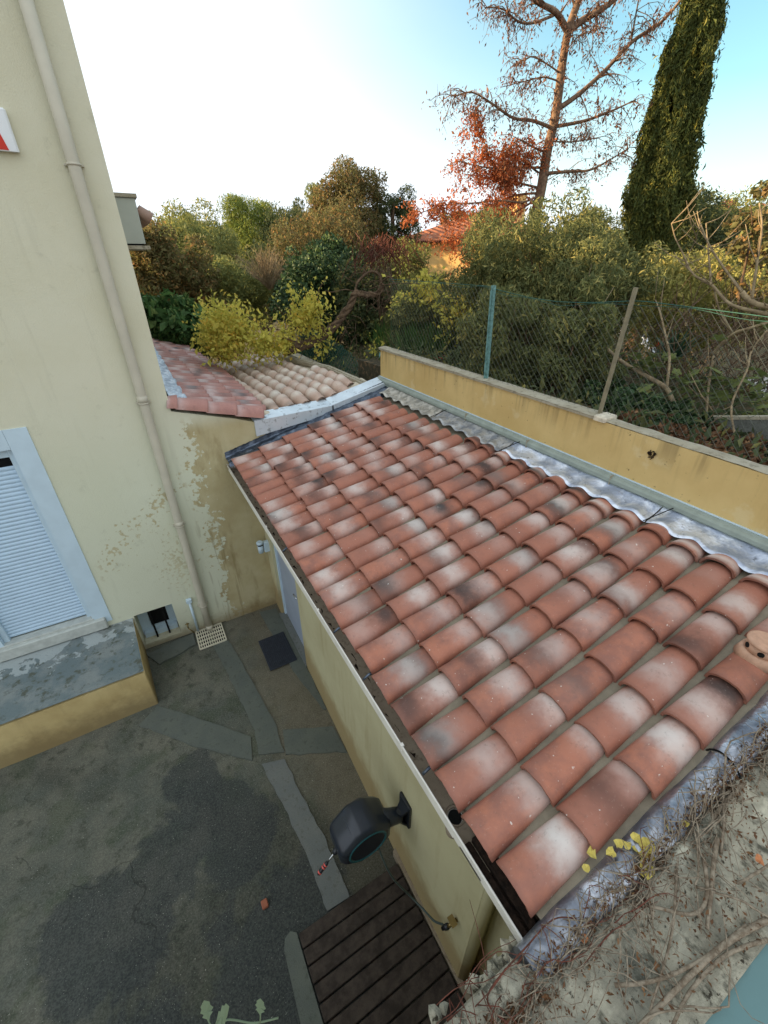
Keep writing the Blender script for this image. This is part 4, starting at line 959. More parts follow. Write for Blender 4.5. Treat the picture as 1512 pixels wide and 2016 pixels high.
for k in range(60):
    x = rr.uniform(.25, .75); y = rr.uniform(.12, .23); r = rr.uniform(.012, .035); z = zst(x)-rr.uniform(.0, .12)
    n_ = 7; pts = [(x+r*math.cos(6.28*i/n_)*rr.uniform(.6, 1.1), y+r*math.sin(6.28*i/n_)*rr.uniform(.6, 1.1), z) for i in range(n_)]
    b.add(pts+[(x, y, z+r*.7)], [(i, (i+1) % n_, n_) for i in range(n_)])
b.build('rubble', M['stone'], tw, )['kind'] = 'stuff'
tl = thing('painted_ledge', 'smooth teal painted ledge in the bottom right corner below the vine stems', 'ledge', (1.8, -.5, 2.3))
b = MB(); b.extr([(.55, -1.2, zst(.62)-.02), (3.4, -1.2, zst(3.4)+.02), (3.4, -1.2, zst(3.4)-.2), (.55, -1.2, 2.2)], (0, 1.005, 0)); b.build('ledge', M['teal'], tl)

vn = thing('dried_vine', 'leafless grey brown vine stems sprawling over the mortar wall top with a few yellow leaves', 'vine', (1.2, 0, 2.5))
rr = random.Random(21)
def zs_(x, y):
    if y > .10: return P0(x)+.06*math.sqrt(max(0, 1-((y-.142)/.075)**2))+.01 if y < .215 and x > .64 else zst(x)+.03
    return zst(x)+.03
def stem(b, x, y, a, L, r, lift=.02, wig=.5, hump=.03):
    pts = []; n = max(4, int(L/.03)); z0 = rr.uniform(0, lift); ph = rr.uniform(0, 6)
    for i in range(n):
        f = i/(n-1); pts.append((x, y, zs_(x, y)+z0+hump*math.sin(math.pi*f)*rr.uniform(.6, 1)+.006*math.sin(ph+i)))
        a += rr.gauss(0, wig*.35); x += L/n*math.cos(a); y += L/n*math.sin(a)
        if y < -.22: a = abs(a) if abs(a) < 1.6 else a+.6
        if y > .17: a = -abs(a)
    b.tube(pts, [r*(1-.6*i/n) for i in range(n)], 6, caps=True); return pts
b = MB(); b2 = MB()
tips = []
for k in range(300):          # fine tangle along the lead edge
    x = rr.uniform(.30, 2.4); y = rr.gauss(.085, .022); stem(b, x, y, rr.choice([0, 3.14])+rr.gauss(0, .45), rr.uniform(.08, .3), rr.uniform(.0012, .003), .03, .9, .02)
for k in range(60):
    x = rr.uniform(.3, 2.0); y = rr.uniform(-.2, .09); stem(b, x, y, rr.uniform(0, 6.28), rr.uniform(.12, .4), rr.uniform(.0012, .0028), .02, .5)
for k in range(150):          # short twigs
    x = rr.uniform(.3, 2.3); y = rr.gauss(.09, .03); stem(b, x, y, rr.uniform(0, 6.28), rr.uniform(.03, .09), rr.uniform(.0008, .0016), .04, .8, .01)
for k in range(7):
    x = rr.uniform(.5, 1.8); y = rr.uniform(-.2, .05); stem(b, x, y, rr.choice([0, 3.14, .5, -.5])+rr.gauss(0, .3), rr.uniform(.35, .8), rr.uniform(.003, .0055), .015, .35)
def fixed(b, P, r, up=.02):
    r *= 1.35
    P = [onZs(px, py, up) for px, py in P]; b.tube(bez(P, 6), [r*(1-.4*i/(len(P)*6)) for i in range((len(P)-1)*6+1)], 8)
def onZs(px, py, up):
    d = _f+_r*((px-756)/F)+_u*((1008-py)/F); t = (P0(0)+up+.02-H)/(d.z-SL*d.x); return Vector((0, 0, H))+d*t
fixed(b, [(1412, 1650), (1405, 1700), (1400, 1760), (1392, 1830)], .0065)
fixed(b, [(1385, 1690), (1392, 1760), (1360, 1800), (1240, 1780), (1180, 1840), (1080, 1890)], .0055)
fixed(b, [(1512, 1810), (1440, 1850), (1380, 1900), (1300, 1980), (1250, 2030)], .0075)
fixed(b, [(1512, 1850), (1430, 1880), (1360, 1950), (1320, 2030)], .005)
fixed(b, [(1390, 1620), (1340, 1660), (1330, 1760), (1320, 1850), (1280, 1990)], .004)
fixed(b, [(1465, 1540), (1420, 1590), (1370, 1650), (1300, 1700)], .007)
fixed(b, [(1210, 1940), (1290, 1930), (1380, 1890), (1470, 1820)], .005)
b.build('stems', M['wood'], vn)['kind'] = 'stuff'
fixed(b2, [(880, 2010), (1000, 1920), (1040, 1870), (1110, 1820), (1200, 1790), (1260, 1750)], .0032)
fixed(b2, [(950, 2016), (1010, 1930), (1070, 1880), (1150, 1850), (1270, 1770)], .0038)
fixed(b2, [(1000, 2016), (960, 1960), (1040, 1860), (1090, 1810), (1135, 1808)], .0022, .05)
for k in range(24): stem(b2, rr.uniform(.45, 1.2), rr.gauss(.09, .02), rr.gauss(0, .4), rr.uniform(.1, .3), rr.uniform(.001, .002), .03, .6)
for k in range(14): stem(b2, rr.uniform(.2, .55), rr.uniform(.12, .24), rr.uniform(0, 6.28), rr.uniform(.15, .35), .0016, .05, .5, .08)
b2.build('red_stems', M['woodred'], vn)['kind'] = 'stuff'
def bigleaf(b, P, s, a, tilt=.4):
    px = P[0]*100
    P = Vector(P); n = 9; d = Vector((math.cos(a), math.sin(a), .1)); w = Vector((-math.sin(a), math.cos(a), tilt)).normalized()
    out = [P+d*s*(.5*(1+math.cos(t)))*1.0+w*s*.48*math.sin(t)*(1+.25*math.cos(t*3)) for t in [2*math.pi*i/n for i in range(n)]]
    out = [q+Vector((0, 0, s*.22*math.sin(i*1.7+px*.3)*.8)) for i, q in enumerate(out)]; out.append(P+d*s*.5+Vector((0, 0, -.2*s))); b.add(out, [(i, (i+1) % n, n) for i in range(n)])
for px, py, s in ((1248, 1638, .035), (1268, 1648, .055), (1215, 1650, .035), (1195, 1670, .035), (1232, 1655, .03), (1165, 1690, .04), (1150, 1700, .028), (1275, 1690, .055), (1260, 1715, .055), (1285, 1695, .035), (1325, 1640, .03), (1350, 1615, .028)):
    b = MB(); bigleaf(b, onZs(px, py, .05), s, rr.uniform(0, 6.28)); b.build('leaf', plain('leaf_gold', srgb(196, 178, 92), .6, 0, .15, 60, .1), vn)
for px, py, s in ((1185, 1775, .03), (1150, 1838, .03), (1500, 1705, .035), (1228, 1600, .02)):
    b = MB(); bigleaf(b, onZs(px, py, .03), s, rr.uniform(0, 6.28)); b.build('leaf', plain('leaf_dry', srgb(190, 126, 84), .7, 0, .15, 60, .1), vn)
g_ = np.random.default_rng(19); N = 5200; xx = g_.uniform(.2, 2.6, N); yy = .085+g_.normal(0, .022, N); k_ = g_.random(N) < .4; yy[k_] = g_.uniform(-.2, .15, k_.sum())
cloud('litter', np.stack([xx, yy, [zs_(a, b)+.004+abs(g_.normal(0, .008)) for a, b in zip(xx, yy)]], 1), .014, M['dry'], vn, 2., seed=19)['kind'] = 'stuff'
# sprig rising at the bottom edge
sp_ = thing('sprig', 'pale green young sprig with lobed leaves at the bottom edge', 'plant', (-.05, .45, 3.2))
def onZ(px, py, z): d = _f+_r*((px-756)/F)+_u*((1008-py)/F); return Vector((0, 0, H))+d*((z-H)/d.z)
b = MB(); P = [onZ(*q, 3.2) for q in ((405, 2050), (440, 2012), (460, 2008), (500, 2014), (548, 2004))]; b.tube(bez(P, 5), .0018, 6)
for q in (((512, 2014), (513, 1992)), ((432, 2020), (440, 2004)), ((420, 2030), (405, 1998))): b.tube([onZ(*q[0], 3.2), onZ(*q[1], 3.22)], .0014, 6)
b.build('stem', M['sage'], sp_)
for tip, bs in (((513, 1966), (512, 2000)), ((452, 1982), (424, 2016)), ((402, 1970), (412, 2010))):
    b = MB(); A = onZ(*bs, 3.22); B = onZ(*tip, 3.26); d = B-A; L_ = d.length; d.normalize(); w = d.cross(Vector((0, 0, 1))).normalized()
    prof = [(0, 0), (.15, .12), (.3, .30), (.4, .2), (.55, .34), (.68, .24), (.8, .26), (1, 0)]
    vv = [A+d*L_*t_+w*L_*s_*.75+Vector((0, 0, .006*math.sin(t_*9))) for t_, s_ in prof]+[A+d*L_*t_-w*L_*s_*.75 for t_, s_ in prof[-2:0:-1]]
    c0 = len(vv); vv.append(A+d*L_*.5+Vector((0, 0, -.004))); b.add(vv, [(i, (i+1) % c0, c0) for i in range(c0)]); b.build('leaf', M['sage'], sp_)

# ================================================================== PLANTING
def gz(x, y): return terrain(x, y)
def shrub(name, label, cat, c, r, nc, n, size, leaf, aspect=2.2, up=None, upw=0., group=None, seed=1, cr=.3, stems=10, bark='bark', shell=.45, stemr=.012, lname='foliage'):
    c = Vector(c); base = Vector((c.x, c.y, min(gz(c.x, c.y), c.z-r[2]*.6)))
    t = thing(name, label, cat, base, group); g = np.random.default_rng(seed)
    P = clumps(c, r, nc, n, cr, seed, shell=shell); cloud(lname, P, size, M[leaf], t, aspect, up, upw, seed=seed)
    b = MB()
    for i in range(stems):
        e = Vector(P[g.integers(len(P))]); s = base+Vector((g.uniform(-.25, .25)*r[0], g.uniform(-.25, .25)*r[1], 0))
        m_ = s.lerp(e, .5)+Vector((g.uniform(-.1, .1)*r[0], g.uniform(-.1, .1)*r[1], .1*r[2])); b.tube(bez([s, m_, e], 4), [stemr*(1-.09*k) for k in range(9)], 5)
    b.build('stems' if stems > 1 else 'trunk', M[bark], t); return t
def tree(name, label, cat, c, r, nc, n, size, leaf, trunk_r=.08, **k):
    c = Vector(c); t = shrub(name, label, cat, c, r, nc, n, size, leaf, stems=8, stemr=trunk_r*.4, lname='crown', **k)
    b = MB(); base = parent_loc(t); b.tube([base-Vector((0, 0, .2)), base.lerp(c, .5)+Vector((.05, .03, 0)), c+Vector((0, 0, r[2]*.4))], [trunk_r*1.2, trunk_r, trunk_r*.4], 10); b.build('trunk', M[k.get('bark', 'bark')], t)
    return t
UPV = (0, 0, 1)
# oleander hedge behind the fence
G = 'oleander shrubs behind the wire fence'
ol = [((845, 650), 8.2, (.8, .8, .95), 'leftmost oleander shrub next to the potted grasses and hanging yellow leaves'),
      ((955, 590), 8.0, (.95, .9, 1.05), 'tall oleander shrub under the rust coloured branches behind the green post'),
      ((1065, 560), 7.4, (1.1, .9, 1.3), 'broad sunlit oleander shrub between the two fence posts'),
      ((1145, 600), 6.9, (.72, .8, 1.1), 'oleander shrub directly behind the thin weathered fence post'),
      ((1150, 525), 9.5, (1.2, 1.0, .75), 'sunlit oleander shrub at the foot of the bare trunk and cypress'),
      ((1010, 690), 5.6, (.75, .55, .7), 'low shaded oleander shrub just beyond the ochre wall cap'),
      ((1120, 710), 5.3, (.6, .5, .65), 'low dark oleander shrub beside the ivy mound')]
for i, (q, D, r, lab) in enumerate(ol):
    shrub('oleander', lab, 'shrub', W(*q, D), r, 70, 24000, .062, 'oleander', 4.2, UPV, .35, G, 31+i, .24, 44, 'bark_warm', .35, .011)
shrub('sunlit_bush', 'rounded bush with yellow lit leaves behind the bare fig branches', 'shrub', W(1372, 600, 8.4), (.85, .9, .72), 60, 17000, .065, 'golden_lit', 3.2, UPV, .3, None, 61, .3, 20)
shrub('olive_hedge', 'olive green hedge behind the fig tree at the right edge', 'hedge', W(1440, 520, 15), (2.6, 2.0, 1.3), 80, 30000, .08, 'olive', 3., None, 0, None, 62, .3, 10)
shrub('laurel_bush', 'dark bush between the cypress and the right hand hedge', 'shrub', W(1330, 480, 14), (1.5, 1.5, .95), 50, 18000, .08, 'darkleaf', 3., None, 0, None, 63, .3, 10)
# ivy mound over the end of the wall
ivc = W(1270, 822, 4.75)
iv = thing('ivy_mound', 'glossy dark ivy spilling over the ochre wall below the fig branch', 'ivy', (ivc.x, ivc.y, 3.2))
P = np.concatenate([clumps(W(1235, 805, 4.75), (.32, .28, .17), 26, 3500, .32, 70), clumps(W(1310, 835, 4.55), (.40, .26, .20), 30, 4500, .3, 71), clumps(W(1370, 850, 4.5), (.2, .2, .14), 14, 1500, .3, 72), clumps(W(1200, 775, 5.1), (.35, .3, .14), 20, 2200, .3, 73)])
cloud('foliage', P, .036, M['ivy'], iv, 1.3, seed=70)
# dead leaves behind the wall
g_ = np.random.default_rng(75); N = 2600; P = np.stack([3.07+g_.uniform(0, 1.1, N), g_.uniform(.2, 2.2, N), np.zeros(N)], 1); P[:, 2] = [gz(*p[:2])+.02 for p in P]; P[:, 2] += g_.uniform(0, .07, N)
tag(cloud('dead_leaves', P, .05, M['dry'], None, 1.5, seed=75), kind='stuff')
# grasses in front of the wall end and the pot
for q, D, lab in (((790, 668), 8.2, 'strappy dark green grass clump at the corner of the ochre wall'), ((835, 672), 7.7, 'strappy dark green grass clump beside the terracotta pot')):
    c = W(*q, D); t = thing('grass_clump', lab, 'grass plant', c, 'strappy grass clumps at the wall end'); g2 = np.random.default_rng(int(q[0])); P = np.array(c)+g2.normal(size=(900, 3))*np.array([.22, .22, .10]); cloud('blades', P, .30, M['grass'], t, 18, UPV, .75, .03, seed=int(q[0]))
c = W(858, 712, 6.9); pot = thing('flower_pot', 'terracotta pot standing behind the ochre wall cap', 'pot', (c.x, c.y, c.z-.1))
b = MB(); b.tube([(c.x, c.y, c.z-.12), (c.x, c.y, c.z+.05), (c.x, c.y, c.z+.05), (c.x, c.y, c.z+.085), (c.x, c.y, c.z+.085), (c.x, c.y, c.z+.03)], [.09, .125, .14, .14, .12, .11], 24); b.build('pot', M['terracotta'], pot)
# spiky plant
c = W(1322, 712, 6.4); sk = thing('spiky_plant', 'dark sword leaved plant behind the fig branch near the parked car', 'plant', (c.x, c.y, c.z-.2))
b = MB(); rr = random.Random(31)
for k in range(60):
    az = rr.uniform(0, 6.28); el = rr.uniform(.05, 1.3); L = rr.uniform(.35, .55); d = Vector((math.cos(az)*math.cos(el), math.sin(az)*math.cos(el), math.sin(el))); w = d.cross(Vector((0, 0, 1))).normalized()*.013
    p0 = c+d*.02; p1 = c+d*L*.6; p2 = c+d*L-Vector((0, 0, .05)); b.add([p0-w, p0+w, p1+w*.9, p1-w*.9, p2], [(0, 1, 2, 3), (3, 2, 4)])
b.build('leaves', M['spike'], sk); b = MB(); b.tube([(c.x, c.y, c.z-.5), c], .04, 8); b.build('stem', M['bark'], sk)

# fig with bare branches
fg_ = thing('fig_tree', 'nearly bare fig tree with pale branches and a few lobed leaves behind the fence', 'tree', W(1372, 830, 5.2))
b = MB(); rr = random.Random(41)
FB = [([(1372, 822, 5.1), (1330, 800, 5.1), (1312, 765, 5.1), (1275, 742, 5.1), (1225, 712, 5.15), (1190, 680, 5.2), (1160, 640, 5.3), (1140, 600, 5.4)], .03, .007),
      ([(1312, 765, 5.1), (1318, 705, 5.2), (1310, 660, 5.3), (1298, 610, 5.4), (1290, 590, 5.5)], .015, .005),
      ([(1400, 700, 5.2), (1440, 660, 5.1), (1480, 645, 5.0), (1560, 620, 5.0)], .014, .012),
      ([(1460, 575, 5.0), (1480, 595, 5.0), (1520, 605, 5.0), (1600, 610, 5.0)], .022, .02),
      ([(1520, 620, 5.0), (1440, 600, 5.2), (1400, 560, 5.3), (1365, 540, 5.3), (1345, 500, 5.4)], .016, .006),
      ([(1400, 560, 5.3), (1395, 500, 5.4), (1390, 440, 5.4)], .010, .004),
      ([(1405, 565, 5.3), (1420, 620, 5.3), (1450, 665, 5.3)], .008, .005),
      ([(1460, 575, 5.0), (1420, 520, 5.1), (1395, 480, 5.1), (1375, 430, 5.1)], .010, .005),
      ([(1480, 590, 5.0), (1490, 520, 5.0), (1500, 450, 5.0), (1495, 400, 5.0)], .012, .005),
      ([(1390, 820, 5.0), (1395, 760, 5.0), (1405, 700, 5.0)], .012, .009),
      ([(1450, 870, 4.3), (1440, 800, 4.4), (1470, 730, 4.5), (1480, 690, 4.6), (1510, 650, 4.6)], .009, .005),
      ([(1345, 500, 5.4), (1330, 470, 5.4), (1322, 440, 5.4)], .006, .004), ([(1365, 540, 5.3), (1350, 515, 5.3), (1372, 470, 5.2)], .006, .003),
      ([(1440, 800, 4.4), (1400, 820, 4.5), (1370, 850, 4.6)], .005, .003)]
for P, r0, r1 in FB:
    Q = bez([W(*p) for p in P], 5); b.tube(Q, [r0+(r1-r0)*i/(len(Q)-1) for i in range(len(Q))], 8)
    for k in range(5):
        q = Q[rr.randrange(len(Q)//3, len(Q))]; d = Vector((rr.gauss(0, 1), rr.gauss(0, 1), abs(rr.gauss(.6, .6)))).normalized(); L = rr.uniform(.12, .4)
        b.tube([q, q+d*L*.5+Vector((0, 0, .02)), q+d*L+Vector((0, 0, .08))], [.005, .0035, .002], 5)
b.build('branches', M['bark_pale'], fg_)
def lobed(b, P, s, az, el):
    P = Vector(P); d = Vector((math.cos(az)*math.cos(el), math.sin(az)*math.cos(el), math.sin(el))); w = d.cross(Vector((.3, .2, 1))).normalized(); n = 20; out = []
    for i in range(n):
        t = 2*math.pi*i/n; r = s*(.33+.2*abs(math.cos(2.5*t))); out.append(P+d*(s*.3+r*math.cos(t))+w*r*math.sin(t))
    out.append(P+d*s*.3-d.cross(w)*s*.08); b.add(out, [(i, (i+1) % n, n) for i in range(n)])
b = MB()
for k in range(110):
    px, py = rr.uniform(1330, 1520), rr.uniform(720, 825)
    if rr.random() < .25: px, py = rr.uniform(1220, 1340), rr.uniform(690, 770)
    lobed(b, W(px, py, rr.uniform(4.6, 6.2)), rr.uniform(.09, .15), rr.uniform(0, 6.28), rr.uniform(-1.2, .3))
for px, py in ((1415, 660), (1495, 630), (1500, 640), (1340, 745), (1290, 700), (1300, 715)): lobed(b, W(px, py, 5.0), .13, rr.uniform(0, 6.28), -.6)
b.build('leaves', M['fig'], fg_)
# slim young tree at the right edge
st_ = thing('young_tree', 'slim young tree with ivy like leaves at the right edge of the garden', 'tree', W(1480, 720, 6.6))
b = MB(); Q = [W(1478, 700, 6.6), W(1455, 600, 6.6), W(1468, 520, 6.6), W(1480, 450, 6.6), W(1478, 405, 6.6)]; b.tube(bez(Q, 5), [.02-.0008*i for i in range(21)], 7); b.build('trunk', M['bark'], st_)
P = np.concatenate([clumps(W(1482, 425, 6.6), (.16, .16, .28), 10, 500, .4, 80), clumps(W(1500, 500, 6.7), (.3, .3, .5), 16, 900, .3, 81), clumps(W(1500, 600, 6.8), (.3, .3, .4), 16, 700, .3, 82)]); cloud('crown', P, .055, M['mixred'], st_, 1.6, seed=80)
# bare undergrowth twigs on the right
bt = thing('bare_thicket', 'tangle of thin bare twigs filling the gap below the sunlit bush', 'thicket', W(1350, 760, 6.5))
b = MB()
for k in range(420):
    px_, py_ = rr.uniform(1190, 1530), rr.uniform(640, 810)
    if abs(px_-1254) < 34 and py_ < 760: continue
    q = W(px_, py_, rr.uniform(5.4, 8.0)); d = Vector((rr.gauss(0, .6), rr.gauss(0, .6), abs(rr.gauss(.9, .4)))).normalized(); L = rr.uniform(.3, .8); m_ = q+d*L*.5+Vector((rr.gauss(0, .05), rr.gauss(0, .05), 0)); b.tube([q, m_, q+d*L+Vector((rr.gauss(0, .1), rr.gauss(0, .1), -.05))], [.006, .004, .002], 4, caps=False)
b.build('twigs', M['bark'], bt)['kind'] = 'stuff'
lt = thing('low_undergrowth', 'dim leafy undergrowth on the bank beneath the oleanders', 'ground cover', W(1050, 740, 6), None); lt['kind'] = 'stuff'
P = []
g_ = np.random.default_rng(90)
for k in range(11000):
    x = g_.uniform(3.1, 8.5); y = g_.uniform(-1.5, 9.5)
    P.append((x, y, gz(x, y)+abs(g_.normal(0, .12))))
cloud('foliage', P, .09, M['darkleaf'], lt, 3.0, UPV, .3, seed=90)

# cypress
cb = W(1290, 520, 12); cy = thing('cypress', 'tall narrow dark green cypress at the upper right', 'tree', (cb.x, cb.y, gz(cb.x, cb.y)))
g_ = np.random.default_rng(101); N = 105000
levels = [(1290, 520, 80), (1282, 460, 118), (1292, 400, 158), (1312, 300, 132), (1338, 200, 122), (1358, 100, 112), (1386, 0, 88), (1410, -120, 60), (1430, -230, 24)]
LV = []
for px, py, w in levels:
    c = W(px, py, 12); d = (c-Vector((0, 0, H))).length; a = W(px-w/2, py, 12); b_ = W(px+w/2, py, 12); LV.append((c.z, c.x, c.y, (b_-a).length/2))
LV = np.array(sorted(LV)); z = g_.uniform(LV[0, 0]-.6, LV[-1, 0], N); rad = np.interp(z, LV[:, 0], LV[:, 3])*.84; cxx = np.interp(z, LV[:, 0], LV[:, 1]); cyy = np.interp(z, LV[:, 0], LV[:, 2])
a = g_.uniform(0, 6.283, N); lump = 1+.13*np.sin(a*5+z*2.3)+.1*np.sin(a*9-z*5.1)+.07*np.sin(a*3+z*7.7); rr_ = rad*lump*(g_.uniform(.35, 1, N)**.45)
P = np.stack([cxx+rr_*np.cos(a), cyy+rr_*np.sin(a), z], 1); keep = (np.sin(a*7+z*3.1)*np.sin(z*6+a*4) > -.75) | (rr_ < rad*.75); P = P[keep]; ex = P[::11].copy(); ex[:, :2] += g_.normal(0, .06, (len(ex), 2)); ex[:, 2] += .05; P = np.concatenate([P, ex])
cloud('crown', P, .082, M['cypress'], cy, 4., UPV, .5, seed=101)
P2 = P[g_.choice(len(P), 2600)]; P2[:, :2] = np.stack([cxx[0]*0+P2[:, 0], P2[:, 1]], 1)
b = MB(); b.tube([(cb.x, cb.y, gz(cb.x, cb.y)-.2), (LV[0, 1], LV[0, 2], LV[0, 0]), (LV[4, 1], LV[4, 2], LV[4, 0]), (LV[-2, 1], LV[-2, 2], LV[-2, 0])], [.16, .14, .08, .03], 10); b.build('trunk', M['bark'], cy)

# rust coloured swamp-cypress like conifer
rt = thing('rusty_conifer', 'tall sparse conifer with rust red dying foliage and bare upper branches', 'tree', (W(1050, 560, 11).x, W(1050, 560, 11).y, gz(8, 7.5)))
b = MB(); rr = random.Random(55); g_ = np.random.default_rng(55); LEAF = [[], []]
def limb(P, r0, r1, twig=10, tl=.5, leaf=0, nl=30, sp=.05):
    r0 *= .75 if r0 < .1 else 1; r1 *= .75 if r0 < .1 else 1; Q = bez([W(*p) for p in P], 6); n_ = len(Q); b.tube(Q, [r0+(r1-r0)*i/(n_-1) for i in range(n_)], 8 if r0 > .03 else 6)
    for k in range(twig):
        i = rr.randrange(n_//5, n_); q = Q[i]; t_ = (Q[min(i+1, n_-1)]-Q[max(0, i-1)]).normalized(); d = (t_*rr.uniform(.1, .9)+Vector((rr.gauss(0, .6), rr.gauss(0, .6), rr.gauss(-.15, .45)))).normalized(); L = tl*rr.uniform(.4, 1.2)
        pts = [q, q+d*L*.4+Vector((0, 0, .02)), q+d*L*.75-Vector((0, 0, .02)), q+d*L-Vector((0, 0, .10*L+.04))]; b.tube(pts, [max(.006, r1*.7), .006, .004, .002], 4, caps=False)
        for m_ in range(5):
            j = rr.randrange(1, 4); p = pts[j]; d2 = Vector((rr.gauss(0, .7), rr.gauss(0, .7), rr.gauss(-.5, .4))).normalized(); p3 = p+d2*L*.35; b.tube([p, p3], [.004, .0015], 3, caps=False)
            for h in range(nl//3):
                f = rr.random(); LEAF[leaf].append(p.lerp(p3, f)+Vector((rr.gauss(0, sp), rr.gauss(0, sp), rr.gauss(-.03, sp))))
        for h in range(nl//2):
            f = rr.uniform(.2, 1); q2 = q.lerp(pts[-1], f); LEAF[leaf].append(q2+Vector((rr.gauss(0, sp), rr.gauss(0, sp), rr.gauss(-.03, sp))))
T_ = [(1046, 560, 11), (1052, 440, 11), (1066, 370, 11), (1077, 300, 11), (1091, 240, 11), (1099, 190, 11), (1108, 120, 11), (1120, 55, 11), (1142, -10, 11), (1160, -100, 11), (1175, -190, 11)]
limb(T_, .105, .045, 60, .35, 1, 10)
for P, r0, r1, tw_, tl in (
 ([(1116, 60, 11), (1095, 25, 10.8), (1060, 5, 10.6), (1030, -20, 10.5)], .07, .04, 14, .5),
 ([(1090, 30, 10.8), (1050, 45, 10.5), (1020, 42, 10.3), (990, 18, 10.2), (955, 15, 10)], .03, .01, 26, .45),
 ([(1120, 60, 11), (1150, 38, 11.2), (1185, 18, 11.3), (1215, -5, 11.5)], .08, .05, 22, .5),
 ([(1098, 215, 11), (1140, 185, 11.2), (1190, 140, 11.5), (1245, 82, 11.7), (1300, 45, 12), (1345, -5, 12)], .06, .03, 34, .55),
 ([(1242, 85, 11.7), (1248, 50, 11.6), (1258, -5, 11.5)], .025, .015, 12, .5),
 ([(1088, 250, 11), (1150, 238, 11.4), (1205, 218, 11.8), (1252, 196, 12)], .045, .012, 30, .5),
 ([(1086, 252, 11), (1050, 238, 10.7), (1010, 232, 10.4), (970, 205, 10.2), (930, 182, 10), (895, 190, 9.9)], .045, .010, 44, .5),
 ([(1080, 278, 11), (1130, 279, 11.3), (1190, 268, 11.5)], .02, .008, 16, .4),
 ([(1072, 342, 11), (1115, 338, 11.3), (1160, 335, 11.5), (1200, 315, 11.7), (1240, 290, 12)], .045, .010, 34, .5),
 ([(1100, 160, 11), (1070, 152, 10.8), (1035, 160, 10.5), (985, 172, 10.2)], .02, .006, 16, .4),
 ([(1104, 145, 11), (1075, 125, 10.7), (1045, 112, 10.5), (1020, 128, 10.3)], .02, .006, 16, .4),
 ([(1108, 110, 11), (1140, 70, 10.8), (1170, 60, 10.6)], .015, .006, 14, .4)):
    limb(P, r0, r1, int(tw_*1.2), tl*.9, 1, 12)
for P, tw_ in (
 ([(1060, 385, 11), (1030, 398, 10.7), (985, 395, 10.4), (930, 400, 10.1), (870, 405, 9.8), (815, 425, 9.6)], 60), ([(1062, 370, 11), (1020, 360, 10.8), (985, 350, 10.6), (960, 300, 10.5), (945, 235, 10.4)], 60),
 ([(1075, 300, 11), (1050, 290, 10.9), (1020, 275, 10.8), (1000, 300, 10.7)], 40), ([(1060, 390, 11), (1010, 420, 10.8), (970, 430, 10.6), (930, 455, 10.2), (880, 470, 10)], 50),
 ([(1062, 330, 11), (1010, 330, 10.7), (960, 330, 10.5), (910, 320, 10.3)], 44), ([(1060, 380, 11), (1000, 390, 10.9), (960, 440, 10.8), (930, 490, 10.7)], 50), ([(1060, 340, 11), (1010, 310, 11.2), (985, 370, 11.2), (975, 430, 11.2)], 40)):
    limb(P, .03, .008, int(tw_*.8), .42, 0, 26, .055)
b.build('trunk_and_branches', M['bark_warm'], rt)
cloud('rust_foliage', LEAF[0], .052, M['rust'], rt, 2.2, (0, 0, -1), .35, seed=5); cloud('dull_foliage', LEAF[1][::2], .05, M['rustdull'], rt, 2.6, (0, 0, -1), .5, seed=6)

# middle distance trees on the left
def T3(q, D, r, *a, **k): return (W(*q, D), r)
TT = [
 ('tree', 'tall bushy tree with reddish brown outer leaves left of the tiled house', (695, 410), 17, (1.15, 1.2, 1.3), 44, 15000, .13, 'mixred', 3.),
 ('tree', 'dark slender tree with a ragged top just left of the tiled house', (772, 440), 17.5, (.75, .75, 1.1), 24, 7000, .13, 'darkleaf', 4.),
 ('tree', 'broad reddish tree below the tall bushy one', (640, 500), 15, (1.6, 1.4, 1.0), 46, 14000, .12, 'mixred', 3.),
 ('pine_tree', 'round topped light green pine rising on the left skyline', (497, 462), 25, (1.55, 1.5, 1.45), 70, 18000, .16, 'pine', 5.),
 ('tree', 'dark green tree beside the grey box on the house wall', (330, 505), 18, (1.45, 1.5, 1.15), 44, 13000, .14, 'olive', 3.),
 ('tree', 'olive green tree with pointed top between the dark tree and the pine', (405, 490), 21, (1.5, 1.4, 1.15), 40, 12000, .14, 'olive', 3.),
 ('tree', 'dim green tree right of the pine on the skyline', (580, 480), 24, (1.9, 1.5, 1.2), 40, 11000, .15, 'darkleaf', 3.)]
for i, (nm, lab, q, D, r, nc, n, s, lf, asp) in enumerate(TT):
    tree(nm, lab, 'tree', W(*q, D), r, int(nc*1.3), int(n*1.7), s*.68, lf, .12, aspect=asp, up=UPV, upw=.3, seed=200+i, cr=.34)
for i, (px, py, D, h) in enumerate(((553, 445, 30, 1.4), (620, 425, 27, 1.5), (590, 450, 33, 1.3), (365, 470, 26, 1.2), (640, 440, 31, 1.2))):
    c = W(px, py, D); lab = ['far slim cypress just right of the round pine', 'far pointed cypress left of the tall bushy tree', 'far slim cypress midway between the pine and the bushy tree', 'far slim cypress above the olive green tree', 'far short cypress hidden against the tall bushy tree'][i]
    tree('distant_cypress', lab, 'tree', c, (.45, .45, h), 16, 3500, .14, 'olive' if i % 2 else 'darkleaf', .06, group='distant slim cypresses on the left skyline', up=UPV, upw=.6, seed=230+i, cr=.5, aspect=4.)
